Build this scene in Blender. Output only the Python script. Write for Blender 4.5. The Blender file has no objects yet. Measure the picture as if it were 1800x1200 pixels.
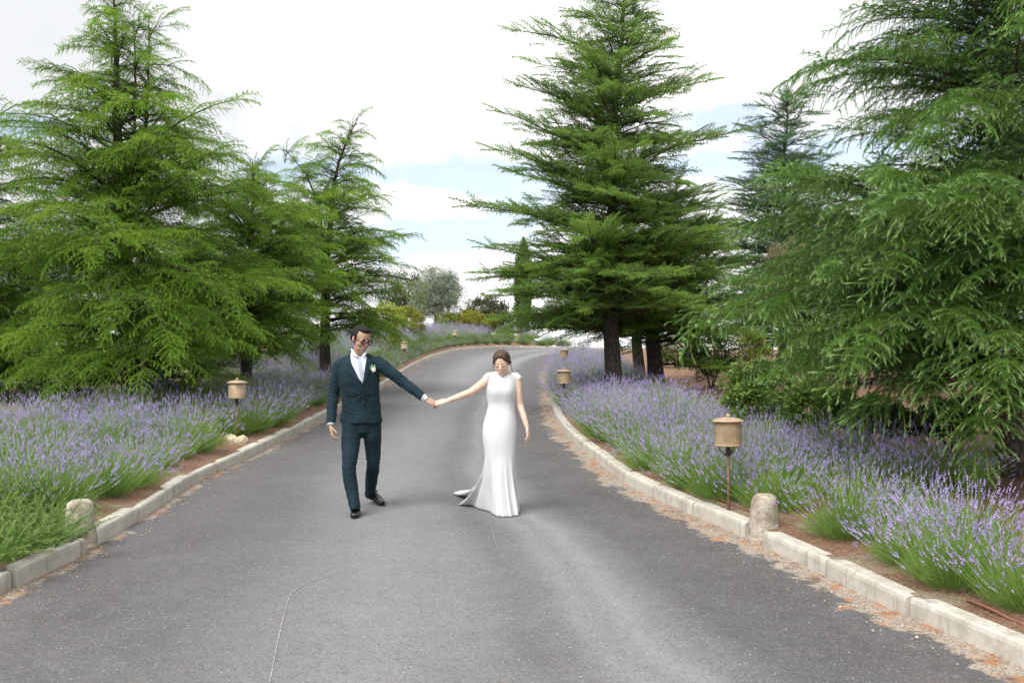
import bpy, bmesh, math, random
import numpy as np
from mathutils import Vector, Matrix, Quaternion, noise as mnoise
from mathutils.bvhtree import BVHTree

random.seed(7); RS = np.random.RandomState(7)
scene = bpy.context.scene
COL = scene.collection
R = math.radians

# ------------------------------------------------------------------ camera
FPX = 1750.0; PITCH = math.atan(48.0 / FPX); CAMZ = 1.8
cam = bpy.data.cameras.new('camera'); cam.lens = 35.0; cam.sensor_width = 36.0
cam.clip_start = 0.1; cam.clip_end = 8000
camo = bpy.data.objects.new('camera', cam); COL.objects.link(camo)
camo.location = (0, 0, CAMZ); camo.rotation_euler = (math.pi / 2 + PITCH, 0, 0)
scene.camera = camo

# ------------------------------------------------------------------ world: hazy blue sky with white cloud cover
SUN_EL, SUN_AZ = 50.0, 215.0          # azimuth the light comes from, clockwise from +Y (behind left of the camera)
w = bpy.data.worlds.new('World'); scene.world = w; w.use_nodes = True
nt = w.node_tree; nt.nodes.clear(); N = nt.nodes.new; Lk = nt.links.new
out = N('ShaderNodeOutputWorld'); mixs = N('ShaderNodeMixShader')
sky = N('ShaderNodeTexSky'); sky.sky_type = 'NISHITA'; sky.sun_disc = False
sky.sun_elevation = R(SUN_EL); sky.sun_rotation = R(SUN_AZ); sky.air_density = 1.0; sky.dust_density = 1.5
bg1 = N('ShaderNodeBackground'); bg1.inputs['Strength'].default_value = 0.13
Lk(sky.outputs[0], bg1.inputs[0])
bg2 = N('ShaderNodeBackground'); bg2.inputs['Strength'].default_value = 1.0
tc = N('ShaderNodeTexCoord'); sep = N('ShaderNodeSeparateXYZ'); Lk(tc.outputs['Generated'], sep.inputs[0])
def wm(op, a, b=None, c=None, clamp=False):
    m = N('ShaderNodeMath'); m.operation = op; m.use_clamp = clamp
    for i, v in enumerate((a, b, c)):
        if v is None: continue
        if isinstance(v, (int, float)): m.inputs[i].default_value = v
        else: Lk(v, m.inputs[i])
    return m.outputs[0]
zz = wm('ADD', wm('MAXIMUM', sep.outputs['Z'], 0.0), 0.16)
comb = N('ShaderNodeCombineXYZ'); Lk(wm('DIVIDE', sep.outputs['X'], zz), comb.inputs[0]); Lk(wm('DIVIDE', sep.outputs['Y'], zz), comb.inputs[1])
n1 = N('ShaderNodeTexNoise'); n1.inputs['Scale'].default_value = 0.85; n1.inputs['Detail'].default_value = 9; n1.inputs['Roughness'].default_value = 0.55
Lk(comb.outputs[0], n1.inputs['Vector'])
nbr = N('ShaderNodeTexNoise'); nbr.inputs['Scale'].default_value = 9.0; nbr.inputs['Detail'].default_value = 7; nbr.inputs['Roughness'].default_value = .62; Lk(tc.outputs['Generated'], nbr.inputs['Vector'])
def gap(px, py, sx, sy, amt):       # a hole in the cloud cover, by direction
    v = (600 - py) / FPX; x = (px - 900) / FPX
    d = Vector((x, math.cos(PITCH) - math.sin(PITCH) * v, math.sin(PITCH) + math.cos(PITCH) * v)).normalized()
    ax = wm('MULTIPLY', wm('SUBTRACT', sep.outputs['X'], d.x), FPX / sx)
    az = wm('MULTIPLY', wm('SUBTRACT', sep.outputs['Z'], d.z), FPX / sy)
    front = wm('GREATER_THAN', sep.outputs['Y'], 0.0)
    r = wm('ADD', wm('MULTIPLY', ax, ax), wm('MULTIPLY', az, az))
    r = wm('MAXIMUM', wm('ADD', r, wm('MULTIPLY', wm('SUBTRACT', nbr.outputs['Fac'], .5), 2.6)), 0.0)
    return wm('MULTIPLY', wm('MULTIPLY', wm('EXPONENT', wm('MULTIPLY', r, -1.0)), amt), front)
dens = wm('ADD', wm('ADD', wm('MULTIPLY', n1.outputs['Fac'], .6), wm('MULTIPLY', nbr.outputs['Fac'], .4)), 0.14)
for g in ((760, 312, 250, 34, .48), (790, 415, 190, 55, .50), (930, 345, 120, 40, .34), (10, 225, 130, 28, .40), (1480, 260, 160, 40, .32), (1500, 330, 150, 70, .2),
          (1700, 60, 120, 60, .2), (1290, 205, 90, 28, .34), (1250, 290, 80, 24, .3)):
    dens = wm('SUBTRACT', dens, gap(*g))
for g in ((790, 358, 120, 26, .34), (850, 470, 120, 46, .35)):
    dens = wm('ADD', dens, gap(*g))
mr = N('ShaderNodeMapRange'); mr.interpolation_type = 'SMOOTHSTEP'
mr.inputs['From Min'].default_value = 0.33; mr.inputs['From Max'].default_value = 0.57
mr.inputs['To Min'].default_value = 0.34; mr.inputs['To Max'].default_value = 1.0
Lk(dens, mr.inputs['Value'])
n2 = N('ShaderNodeTexNoise'); n2.inputs['Scale'].default_value = 0.6; n2.inputs['Detail'].default_value = 6
off = N('ShaderNodeVectorMath'); off.operation = 'ADD'; off.inputs[1].default_value = (5.3, 2.2, 0); Lk(comb.outputs[0], off.inputs[0]); Lk(off.outputs[0], n2.inputs['Vector'])
cr = N('ShaderNodeValToRGB'); cr.color_ramp.elements[0].position = 0.35; cr.color_ramp.elements[0].color = (.56, .57, .585, 1)
cr.color_ramp.elements[1].position = 0.52; cr.color_ramp.elements[1].color = (.90, .90, .90, 1)
Lk(wm('SUBTRACT', wm('SUBTRACT', n2.outputs['Fac'], gap(60, 120, 420, 220, .16)), 0.0), cr.inputs[0]); Lk(cr.outputs[0], bg2.inputs[0])
Lk(mr.outputs[0], mixs.inputs[0]); Lk(bg1.outputs[0], mixs.inputs[1]); Lk(bg2.outputs[0], mixs.inputs[2]); Lk(mixs.outputs[0], out.inputs[0])

sl = bpy.data.lights.new('sun', 'SUN'); sl.energy = 3.2; sl.angle = R(34); sl.color = (1, .96, .88)
so = bpy.data.objects.new('sun', sl); COL.objects.link(so)
sd = Vector((math.sin(R(SUN_AZ)) * math.cos(R(SUN_EL)), math.cos(R(SUN_AZ)) * math.cos(R(SUN_EL)), math.sin(R(SUN_EL))))
so.rotation_euler = sd.to_track_quat('Z', 'Y').to_euler(); so.location = sd * 40
vs = scene.view_settings; scene.display_settings.display_device = 'sRGB'
vs.view_transform = 'Standard'; vs.look = 'None'; vs.exposure = 0.7; vs.gamma = 1.0; vs.use_curve_mapping = False
cy = scene.cycles; cy.max_bounces = 6; cy.diffuse_bounces = 3; cy.glossy_bounces = 2; cy.transmission_bounces = 4; cy.transparent_max_bounces = 4
cy.use_adaptive_sampling = True; cy.adaptive_threshold = 0.02

# ------------------------------------------------------------------ helpers
def ray(px, row):
    v = (600 - row) / FPX; x = (px - 900) / FPX
    return Vector((x, math.cos(PITCH) - math.sin(PITCH) * v, math.sin(PITCH) + math.cos(PITCH) * v))
def F(px, row, Y):
    d = ray(px, row); t = Y / d.y
    return Vector((d.x * t, Y, CAMZ + d.z * t))
SL = 0.045
def gp(px, row, h=0.0):
    d = ray(px, row); t = (CAMZ - h) / (SL * d.y - d.z)
    return (d.x * t, d.y * t)
def sstep(a, b, x):
    t = np.clip((np.asarray(x, float) - a) / (b - a), 0, 1); return t * t * (3 - 2 * t)
_py = np.array([-30, -8, 0, 10, 20, 25, 30, 35, 40, 45, 50, 54, 57, 60, 64, 70, 80, 100, 150, 400, 3000], float)
_pz = np.array([-1.35, -.36, 0, .45, .90, 1.135, 1.42, 1.74, 2.07, 2.40, 2.70, 2.89, 2.98, 2.99, 2.86, 2.45, 1.3, -2, -9, -22, -30], float)
def _pchip(xk, yk, x):
    h = np.diff(xk); dl = np.diff(yk) / h; m = np.zeros_like(yk); m[0] = dl[0]; m[-1] = dl[-1]
    for i in range(1, len(yk) - 1):
        if dl[i - 1] * dl[i] > 0:
            w1 = 2 * h[i] + h[i - 1]; w2 = h[i] + 2 * h[i - 1]; m[i] = (w1 + w2) / (w1 / dl[i - 1] + w2 / dl[i])
    x = np.clip(x, xk[0], xk[-1]); i = np.clip(np.searchsorted(xk, x) - 1, 0, len(h) - 1)
    t = (x - xk[i]) / h[i]; t2 = t * t; t3 = t2 * t
    return (2*t3-3*t2+1)*yk[i] + (t3-2*t2+t)*h[i]*m[i] + (-2*t3+3*t2)*yk[i+1] + (t3-t2)*h[i]*m[i+1]
def zroad(x, y):
    return _pchip(_py, _pz, np.asarray(y, float)) - .04 * np.maximum(np.asarray(x, float) - 3.5, 0) * sstep(45, 56, y)
def smooth_line(pts, step=0.25):
    P = np.array(pts, float); n = len(P); Q = []
    for i in range(n - 1):
        p0, p1, p2, p3 = P[max(i-1, 0)], P[i], P[i+1], P[min(i+2, n-1)]
        for t in np.linspace(0, 1, 12, endpoint=False):
            Q.append(.5 * ((2*p1) + (-p0+p2)*t + (2*p0-5*p1+4*p2-p3)*t*t + (-p0+3*p1-3*p2+p3)*t**3))
    Q.append(P[-1]); Q = np.array(Q)
    s = np.concatenate([[0], np.cumsum(np.linalg.norm(np.diff(Q, axis=0), axis=1))])
    u = np.arange(0, s[-1], step); return np.stack([np.interp(u, s, Q[:, 0]), np.interp(u, s, Q[:, 1])], 1)
LK = smooth_line([(-3.2, -9), (-3.3, -3), (-3.36, 3)] + [gp(*p) for p in ((0,1045),(107,997),(167,960),(247,913),(347,848),(433,807),(500,773),(567,737))]
                 + [(-3.6, 24), (-3.62, 29), (-3.68, 34), (-3.62, 39), (-3.35, 44), (-2.75, 49), (-1.5, 54), (.3, 57.2), (2.6, 58.6), (6, 59.5), (12, 59), (22, 56)])
RK = smooth_line([(4.6, -9), (3.85, -3), (3.15, 2.5)] + [gp(*p) for p in ((1800,1175),(1594,1083),(1450,1012),(1312,946),(1180,889),(1100,849),(1055,815),(1015,783),(993,761),(977,737),(969,708),(968,684))]
                 + [(1.12, 31), (1.35, 36), (1.9, 41), (3.0, 45.5), (5.0, 48.5), (9, 50), (22, 49)])
def pl_dist(P, x, y):
    """signed distance to a polyline (positive on its left hand side) and arc index"""
    x = np.asarray(x, float).ravel(); y = np.asarray(y, float).ravel(); best = np.full(x.shape, 1e9); sg = np.zeros(x.shape)
    A = P[:-1:2]; B = np.vstack([P[2::2], P[-1:]])[:len(A)]
    for a, b in zip(A, B):
        d = b - a; L2 = d @ d
        if L2 < 1e-9: continue
        t = np.clip(((x-a[0])*d[0] + (y-a[1])*d[1]) / L2, 0, 1)
        dx = x - a[0] - t*d[0]; dy = y - a[1] - t*d[1]; r = np.hypot(dx, dy); m = r < best
        best[m] = r[m]; sg[m] = np.sign(d[0]*dy - d[1]*dx)[m]
    return best * sg
def bank(x, y, t, side):
    x = np.asarray(x, float); y = np.asarray(y, float); t = np.maximum(t, 0)
    if side < 0:
        k = .085 + .145 * sstep(15, 38, y); k = k * (1 - sstep(.5, 3.2, x) * sstep(45, 54, y))
        z = .115 + k * np.minimum(t, 3.2) + .03 * np.clip(t - 3.2, 0, 5)
        z = z - .16 * np.clip(t - 8, 0, 60) - .22 * np.clip(t - 4.5, 0, 60) * sstep(-2, 3, x) * sstep(52, 60, y)
    else:
        z = .115 + .03 * np.minimum(t, 4) + .03 * np.clip(t - 4, 0, 6) - .12 * np.clip(t - 11, 0, 60)
    return z
def zground(x, y):
    x = np.atleast_1d(np.asarray(x, float)); y = np.atleast_1d(np.asarray(y, float))
    tl = pl_dist(LK, x, y); tr = -pl_dist(RK, x, y); zr = zroad(x, y)
    z = np.where(tl > 0, zr + bank(x, y, tl, -1), np.where(tr > 0, zr + bank(x, y, tr, 1), zr))
    return np.maximum(z, -30)
def zg(x, y): return float(zground(x, y)[0])

def tag(o, label=None, cat=None, group=None, kind=None):
    if label: o['label'] = label
    if cat: o['category'] = cat
    if group: o['group'] = group
    if kind: o['kind'] = kind
    return o
def mesh_np(name, V, Fc, mat=None, smooth=False, attrs=None, uniform=None):
    """V (n,3); Fc either (m,k) array or list of faces"""
    me = bpy.data.meshes.new(name); V = np.asarray(V, np.float32)
    if isinstance(Fc, np.ndarray):
        m, k = Fc.shape; me.vertices.add(len(V)); me.vertices.foreach_set('co', V.ravel())
        me.loops.add(m*k); me.loops.foreach_set('vertex_index', Fc.astype(np.int32).ravel())
        me.polygons.add(m); me.polygons.foreach_set('loop_start', np.arange(0, m*k, k, dtype=np.int32))
        me.update(calc_edges=True)
    else:
        me.from_pydata([tuple(map(float, v)) for v in V], [], [tuple(map(int, f)) for f in Fc]); me.update()
    if smooth: me.polygons.foreach_set('use_smooth', np.ones(len(me.polygons), bool))
    for k_, a in (attrs or {}).items():
        at = me.attributes.new(k_, 'FLOAT', 'POINT'); at.data.foreach_set('value', np.asarray(a, np.float32).ravel())
    for m_ in (mat if isinstance(mat, (list, tuple)) else [mat]):
        if m_: me.materials.append(m_)
    return me
def obj(name, me, parent=None, **kw):
    o = bpy.data.objects.new(name, me); COL.objects.link(o)
    if parent is not None: o.parent = parent
    return tag(o, **kw)
def empty(name, loc=(0,0,0), rot=(0,0,0), **kw):
    o = bpy.data.objects.new(name, None); COL.objects.link(o); o.location = loc; o.rotation_euler = rot; o.empty_display_size = .1
    return tag(o, **kw)
class MB:
    def __init__(s): s.V = []; s.F = []; s.n = 0
    def add(s, V, Fc):
        V = np.asarray(V, float); s.V.append(V); s.F += [tuple(i + s.n for i in f) for f in Fc]; s.n += len(V); return s
    def tube(s, pts, rad, seg=10, ref=(0, -1, 0), cap=True, dome=True):
        """tapered tube; rad entries r or (r_side, r_ref): elliptic with r_ref along ref"""
        P = [np.array(p, float) for p in pts]; n = len(P); V = []
        rr = [(r, r) if np.isscalar(r) else r for r in rad]
        if dome:
            def ext(a, b, r): 
                d = a - b; L = np.linalg.norm(d) + 1e-9; return a + d / L * min(r) * .55
            P2 = [ext(P[0], P[1], rr[0])] + P + [ext(P[-1], P[-2], rr[-1])]
            rr = [(rr[0][0]*.55, rr[0][1]*.55)] + rr + [(rr[-1][0]*.55, rr[-1][1]*.55)]; P = P2; n += 2
        for i in range(n):
            a = P[max(i-1, 0)]; b = P[min(i+1, n-1)]; t = b - a; t /= np.linalg.norm(t) + 1e-9
            rf = np.array(ref, float); rf = rf - t * (rf @ t)
            if np.linalg.norm(rf) < 1e-3: rf = np.array((1., .1, 0)); rf = rf - t * (rf @ t)
            rf /= np.linalg.norm(rf); sd_ = np.cross(t, rf)
            for k in range(seg):
                an = 2*math.pi*k/seg; V.append(P[i] + sd_*math.cos(an)*rr[i][0] + rf*math.sin(an)*rr[i][1])
        Fc = [(i*seg+k, i*seg+(k+1) % seg, (i+1)*seg+(k+1) % seg, (i+1)*seg+k) for i in range(n-1) for k in range(seg)]
        if cap: Fc += [tuple(range(seg))[::-1], tuple((n-1)*seg+k for k in range(seg))]
        return s.add(V, Fc)
    def ell(s, c, r, M=None, seg=16, rings=10):
        V = []; Fc = []
        for i in range(rings+1):
            th = math.pi*i/rings
            for k in range(seg):
                ph = 2*math.pi*k/seg; v = Vector((r[0]*math.sin(th)*math.cos(ph), r[1]*math.sin(th)*math.sin(ph), r[2]*math.cos(th)))
                if M is not None: v = M @ v
                V.append(v + Vector(c))
        for i in range(rings):
            for k in range(seg):
                a = i*seg+k; b = i*seg+(k+1) % seg
                Fc.append((a, a+seg, b+seg, b))
        return s.add(V, Fc)
    def box(s, c, h, M=None):
        V = []
        for x in (-1, 1):
            for y in (-1, 1):
                for z in (-1, 1):
                    v = Vector((x*h[0], y*h[1], z*h[2])); V.append((M @ v if M is not None else v) + Vector(c))
        return s.add(V, [(0,1,3,2),(4,6,7,5),(0,4,5,1),(2,3,7,6),(0,2,6,4),(1,5,7,3)])
    def lathe(s, prof, seg=24, c=(0, 0, 0)):
        n = len(prof); V = [(c[0]+r*math.cos(2*math.pi*k/seg), c[1]+r*math.sin(2*math.pi*k/seg), c[2]+z) for r, z in prof for k in range(seg)]
        Fc = [(i*seg+k, i*seg+(k+1) % seg, (i+1)*seg+(k+1) % seg, (i+1)*seg+k) for i in range(n-1) for k in range(seg)]
        Fc += [tuple(range(seg))[::-1], tuple((n-1)*seg+k for k in range(seg))]
        return s.add(V, Fc)
    def xf(s, M):
        for i, V in enumerate(s.V):
            s.V[i] = np.array([tuple(M @ Vector(v)) for v in V])
        return s
    def mesh(s, name, mat, smooth=True):
        me = mesh_np(name, np.vstack(s.V), s.F, mat, smooth); 
        bm = bmesh.new(); bm.from_mesh(me); bmesh.ops.remove_doubles(bm, verts=bm.verts, dist=1e-6); bmesh.ops.recalc_face_normals(bm, faces=bm.faces); bm.to_mesh(me); bm.free()
        return me
    def remesh(s, name, mat, voxel=.005, smooth=4, disp=None):
        me = mesh_np(name, np.vstack(s.V), s.F, None, True); o = bpy.data.objects.new('tmp', me); COL.objects.link(o)
        m = o.modifiers.new('r', 'REMESH'); m.mode = 'VOXEL'; m.voxel_size = voxel; m.use_smooth_shade = True
        if smooth: k = o.modifiers.new('s', 'SMOOTH'); k.iterations = smooth; k.factor = .5
        dg = bpy.context.evaluated_depsgraph_get(); me2 = bpy.data.meshes.new_from_object(o.evaluated_get(dg)); me2.name = name
        bpy.data.objects.remove(o); bpy.data.meshes.remove(me)
        if disp is not None:
            n = len(me2.vertices); co = np.empty(n*3, np.float32); me2.vertices.foreach_get('co', co); no = np.empty(n*3, np.float32); me2.vertices.foreach_get('normal', no)
            co = co.reshape(-1, 3); no = no.reshape(-1, 3); d = np.array([disp(c) for c in co.astype(float)], np.float32); me2.vertices.foreach_set('co', (co + no*d[:, None]).ravel())
        me2.materials.clear(); me2.materials.append(mat); me2.polygons.foreach_set('use_smooth', np.ones(len(me2.polygons), bool)); me2.update()
        return me2

# ------------------------------------------------------------------ materials
class NT:
    def __init__(s, name):
        s.m = bpy.data.materials.new(name); s.m.use_nodes = True; s.t = s.m.node_tree; s.b = s.t.nodes['Principled BSDF']
        s.o = s.t.nodes['Material Output']
    def n(s, ty, **kw):
        x = s.t.nodes.new(ty)
        for k, v in kw.items():
            if k[0] == '_': setattr(x, k[1:], v)
            else: x.inputs[k.replace('_', ' ')].default_value = v
        return x
    def l(s, a, b): s.t.links.new(a, b)
    def math(s, op, a, b=None, clamp=False):
        m = s.n('ShaderNodeMath', _operation=op, _use_clamp=clamp)
        for i, v in enumerate((a, b)):
            if v is None: continue
            if isinstance(v, (int, float)): m.inputs[i].default_value = v
            else: s.l(v, m.inputs[i])
        return m.outputs[0]
    def noise(s, scale, detail=4, rough=.55, coord=None, w=None):
        x = s.n('ShaderNodeTexNoise', Scale=scale, Detail=detail, Roughness=rough); s.l(coord or s.pos(), x.inputs['Vector']); return x.outputs['Fac']
    def pos(s):
        if not hasattr(s, '_p'): s._p = s.n('ShaderNodeNewGeometry').outputs['Position']
        return s._p
    def objc(s): return s.n('ShaderNodeTexCoord').outputs['Object']
    def attr(s, nm): return s.n('ShaderNodeAttribute', _attribute_name=nm).outputs['Fac']
    def mix(s, f, a, b, bt='MIX'):
        m = s.n('ShaderNodeMix', _data_type='RGBA', _blend_type=bt)
        for sock, v in ((m.inputs[0], f), (m.inputs[6], a), (m.inputs[7], b)):
            if isinstance(v, (int, float)): sock.default_value = v
            elif isinstance(v, tuple): sock.default_value = v + (1,) if len(v) == 3 else v
            else: s.l(v, sock)
        return m.outputs[2]
    def rng(s, v, a, b, c=0., d=1.):
        m = s.n('ShaderNodeMapRange', _interpolation_type='SMOOTHSTEP'); s.l(v, m.inputs[0])
        for i, q in enumerate((a, b, c, d)): m.inputs[i+1].default_value = q
        return m.outputs[0]
    def bump(s, h, strength=.4, dist=.01):
        b = s.n('ShaderNodeBump', Strength=strength, Distance=dist); s.l(h, b.inputs['Height']); s.l(b.outputs[0], s.b.inputs['Normal'])
    def col(s, c):
        if isinstance(c, tuple): s.b.inputs['Base Color'].default_value = c + (1,)
        else: s.l(c, s.b.inputs['Base Color'])
    def set(s, **kw):
        for k, v in kw.items(): s.b.inputs[k.replace('_', ' ')].default_value = v
        return s.m
def simple(name, c, rough=.7, var=.25, scale=30, bump=0, metal=0, sheen=0):
    t = NT(name); f = t.noise(scale, 5); t.col(t.mix(t.rng(f, .3, .7), tuple(q*(1-var) for q in c), tuple(min(1, q*(1+var)) for q in c)))
    if bump: t.bump(f, bump, .01)
    t.set(Roughness=rough, Metallic=metal)
    if sheen: t.set(Sheen_Weight=sheen)
    return t.m
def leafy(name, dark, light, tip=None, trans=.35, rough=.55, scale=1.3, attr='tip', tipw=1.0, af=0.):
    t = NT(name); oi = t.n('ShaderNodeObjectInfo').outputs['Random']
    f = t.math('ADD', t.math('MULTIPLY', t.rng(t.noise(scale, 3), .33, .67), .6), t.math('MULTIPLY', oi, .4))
    if af: f = t.math('ADD', t.math('MULTIPLY', f, 1-af*.6), t.math('MULTIPLY', t.math('SUBTRACT', t.attr('grow_shade'), .35), af), True)  # af mixes in needle age and painted crown-interior shade
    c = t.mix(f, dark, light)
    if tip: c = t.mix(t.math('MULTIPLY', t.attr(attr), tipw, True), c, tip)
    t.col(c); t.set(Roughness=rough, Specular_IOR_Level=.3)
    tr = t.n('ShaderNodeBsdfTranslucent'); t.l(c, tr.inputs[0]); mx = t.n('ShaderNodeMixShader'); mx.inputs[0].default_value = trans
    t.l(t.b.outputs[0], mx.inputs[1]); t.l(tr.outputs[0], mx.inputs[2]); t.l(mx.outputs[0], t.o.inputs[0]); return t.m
def bark(name, c=(.11, .085, .07)):
    t = NT(name); mp = t.n('ShaderNodeMapping'); mp.inputs['Scale'].default_value = (1, 1, .22); t.l(t.objc(), mp.inputs[0])
    v = t.n('ShaderNodeTexVoronoi', _feature='DISTANCE_TO_EDGE', Scale=26.0); t.l(mp.outputs[0], v.inputs['Vector'])
    f = t.rng(v.outputs['Distance'], 0, .25); n_ = t.noise(14, 5)
    t.col(t.mix(t.math('MULTIPLY', f, t.rng(n_, .2, .8), True), tuple(q*.35 for q in c), tuple(q*1.4 for q in c))); t.bump(f, .8, .02); return t.set(Roughness=.95)

# ================================================================== SETTING
# --- materials of the ground
def mat_asphalt():
    t = NT('asphalt'); p = t.pos(); tl = t.attr('tl'); tr = t.attr('tr')
    wob = t.math('MULTIPLY', t.math('SUBTRACT', t.noise(.5, 3), .5), .09)
    f = t.math('ADD', t.math('DIVIDE', tl, t.math('MAXIMUM', t.math('ADD', tl, tr), .1)), wob)
    cr_ = t.n('ShaderNodeValToRGB'); e = cr_.color_ramp.elements; e[0].position = 0; e[0].color = (.30,)*3 + (1,); e[1].position = 1; e[1].color = (.25,)*3 + (1,)
    for q, v in ((.14, .22), (.26, .36), (.34, .62), (.44, .78), (.54, .66), (.60, .40), (.635, .52), (.665, .86), (.685, .76), (.71, .97), (.745, .58), (.79, .22), (.9, .14)):
        x = e.new(q); x.color = (v, v, v, 1)
    t.l(f, cr_.inputs[0])
    mott = t.math('ADD', t.math('MULTIPLY', t.noise(1.6, 6, .65), .55), t.math('MULTIPLY', t.noise(9, 4), .35))
    g = t.math('MULTIPLY', t.math('ADD', cr_.outputs[0], t.math('MULTIPLY', t.math('SUBTRACT', mott, .45), .8)), 1.0, True)
    c = t.mix(g, (.052, .052, .058), (.198, .199, .213))
    v1 = t.n('ShaderNodeTexVoronoi', Scale=85.0); t.l(p, v1.inputs['Vector'])
    spec = t.n('ShaderNodeSeparateColor'); t.l(v1.outputs['Color'], spec.inputs[0])
    st = t.math('MULTIPLY', t.rng(spec.outputs[0], .80, .95), t.rng(v1.outputs['Distance'], .55, .25))
    c = t.mix(t.math('MULTIPLY', st, .55), c, (.36, .34, .32))
    dk = t.rng(spec.outputs[1], .70, .9); c = t.mix(t.math('MULTIPLY', dk, .4), c, (.035, .035, .04))
    v2 = t.n('ShaderNodeTexVoronoi', Scale=34.0); t.l(p, v2.inputs['Vector']); s2 = t.n('ShaderNodeSeparateColor'); t.l(v2.outputs['Color'], s2.inputs[0])
    c = t.mix(t.math('MULTIPLY', t.math('GREATER_THAN', s2.outputs[0], .95), t.rng(t.math('ADD', v2.outputs['Distance'], t.math('MULTIPLY', t.noise(90, 2), .3)), .38, .28)), c, (.38, .37, .34))
    c = t.mix(t.math('MULTIPLY', t.math('GREATER_THAN', s2.outputs[1], .94), t.rng(v2.outputs['Distance'], .4, .25, 0, .5)), c, (.20, .11, .07))
    # reddish dust and brown bits towards both kerbs, gravel right at them
    edge = t.math('MINIMUM', tl, tr); nz = t.noise(3.2, 6, .7); nf = t.noise(42, 4, .7)
    c = t.mix(t.math('MULTIPLY', t.rng(edge, 1.7, .1), t.math('MULTIPLY', t.rng(nf, .45, .7), .32)), c, (.20, .13, .105))
    edge = t.math('MINIMUM', t.math('MULTIPLY', tl, 2.1), tr); gm = t.rng(t.math('SUBTRACT', edge, t.math('MULTIPLY', t.math('SUBTRACT', nz, .36), 1.0)), .10, .02)
    v3 = t.n('ShaderNodeTexVoronoi', Scale=105.0); t.l(p, v3.inputs['Vector']); s3 = t.n('ShaderNodeSeparateColor'); t.l(v3.outputs['Color'], s3.inputs[0])
    gr = t.mix(s3.outputs[0], (.15, .11, .085), (.38, .34, .29)); gr = t.mix(t.rng(t.noise(7, 4), .52, .62), gr, (.30, .15, .08))
    c = t.mix(gm, c, gr)
    t.col(c); t.bump(t.math('ADD', t.noise(160, 3, .7), t.math('MULTIPLY', st, .6)), .55, .006); return t.set(Roughness=.82, Specular_IOR_Level=.35)
def mat_litter(name='needle_litter'):
    t = NT(name); p = t.pos(); n_ = t.noise(55, 5, .8); n2_ = t.noise(2.2, 5)
    c = t.mix(t.rng(n_, .35, .65), (.10, .05, .032), (.33, .19, .12)); c = t.mix(t.rng(n2_, .5, .65), c, t.mix(t.rng(n_, .4, .6), (.16, .12, .08), (.42, .34, .25)))
    v = t.n('ShaderNodeTexVoronoi', Scale=40.0); t.l(p, v.inputs['Vector']); s = t.n('ShaderNodeSeparateColor'); t.l(v.outputs['Color'], s.inputs[0])
    c = t.mix(t.math('MULTIPLY', t.math('GREATER_THAN', s.outputs[0], .93), .6), c, (.34, .27, .2)); t.col(c); t.bump(n_, .9, .03); return t.set(Roughness=.95)
def mat_ground():
    t = NT('hill_ground'); n_ = t.noise(30, 6, .8); tl = t.attr('tl'); 
    lit = t.mix(t.rng(n_, .35, .65), (.09, .045, .03), (.30, .165, .10))
    dry = t.mix(t.rng(n_, .35, .65), (.20, .15, .07), (.50, .40, .24))
    gr = t.mix(t.rng(n_, .35, .65), (.04, .07, .02), (.12, .17, .05))
    c = t.mix(t.rng(tl, .2, 1.2), lit, t.mix(t.rng(t.noise(.6, 4), .42, .58), dry, gr))
    c = t.mix(t.rng(t.attr('far'), 20, 90), c, t.mix(t.rng(t.noise(.02, 5), .4, .6), (.24, .21, .10), (.08, .12, .05)))
    t.col(c); t.bump(n_, .9, .04); return t.set(Roughness=.95)
def mat_kerb():
    t = NT('kerb_concrete'); oi = t.n('ShaderNodeObjectInfo').outputs['Random']; n_ = t.noise(6, 6, .7); f = t.noise(90, 4)
    c = t.mix(t.rng(n_, .3, .7), (.33, .31, .27), (.50, .48, .435)); c = t.mix(t.math('MULTIPLY', t.rng(f, .4, .7), .35), c, (.24, .22, .19))
    mp = t.n('ShaderNodeMapping'); mp.inputs['Scale'].default_value = (14, 14, 1.2); t.l(t.pos(), mp.inputs[0])
    c = t.mix(t.math('MULTIPLY', t.rng(t.noise(1, 4, .6, mp.outputs[0]), .56, .72), .55), c, (.15, .14, .12))
    c = t.mix(t.math('MULTIPLY', oi, .22), c, (.55, .52, .45)); t.col(c); t.bump(f, .35, .006); return t.set(Roughness=.9)

# --- road
def road():
    # pair left and right kerb points
    rl = []; yr = RK[:, 1]; kr = int(np.argmax(yr > 38)); kl = int(np.argmax(LK[:, 1] > 38))
    for i in range(0, kl): rl.append((LK[i], RK[int(np.argmin(np.abs(yr[:kr+1] - LK[i, 1])))]))
    nl = len(LK) - kl
    for i in range(nl): rl.append((LK[kl+i], RK[min(len(RK)-1, kr + int(round(i*(len(RK)-1-kr)/(nl-1))))]))
    m = 28; P = np.array([[a*(1-u) + b*u for u in np.linspace(-.012, 1.012, m)] for a, b in rl]); n = len(rl)
    x = P[..., 0].ravel(); y = P[..., 1].ravel(); z = zroad(x, y)
    Fc = np.array([(i*m+k, i*m+k+1, (i+1)*m+k+1, (i+1)*m+k) for i in range(n-1) for k in range(m-1)])
    tl = np.maximum(-pl_dist(LK, x, y), 0); tr = np.maximum(pl_dist(RK, x, y), 0)
    me = mesh_np('road', np.stack([x, y, z], 1), Fc, mat_asphalt(), True, dict(tl=tl, tr=tr))
    return obj('road', me, kind='structure', label='grey worn asphalt driveway climbing and bending right')
roado = road()
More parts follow.
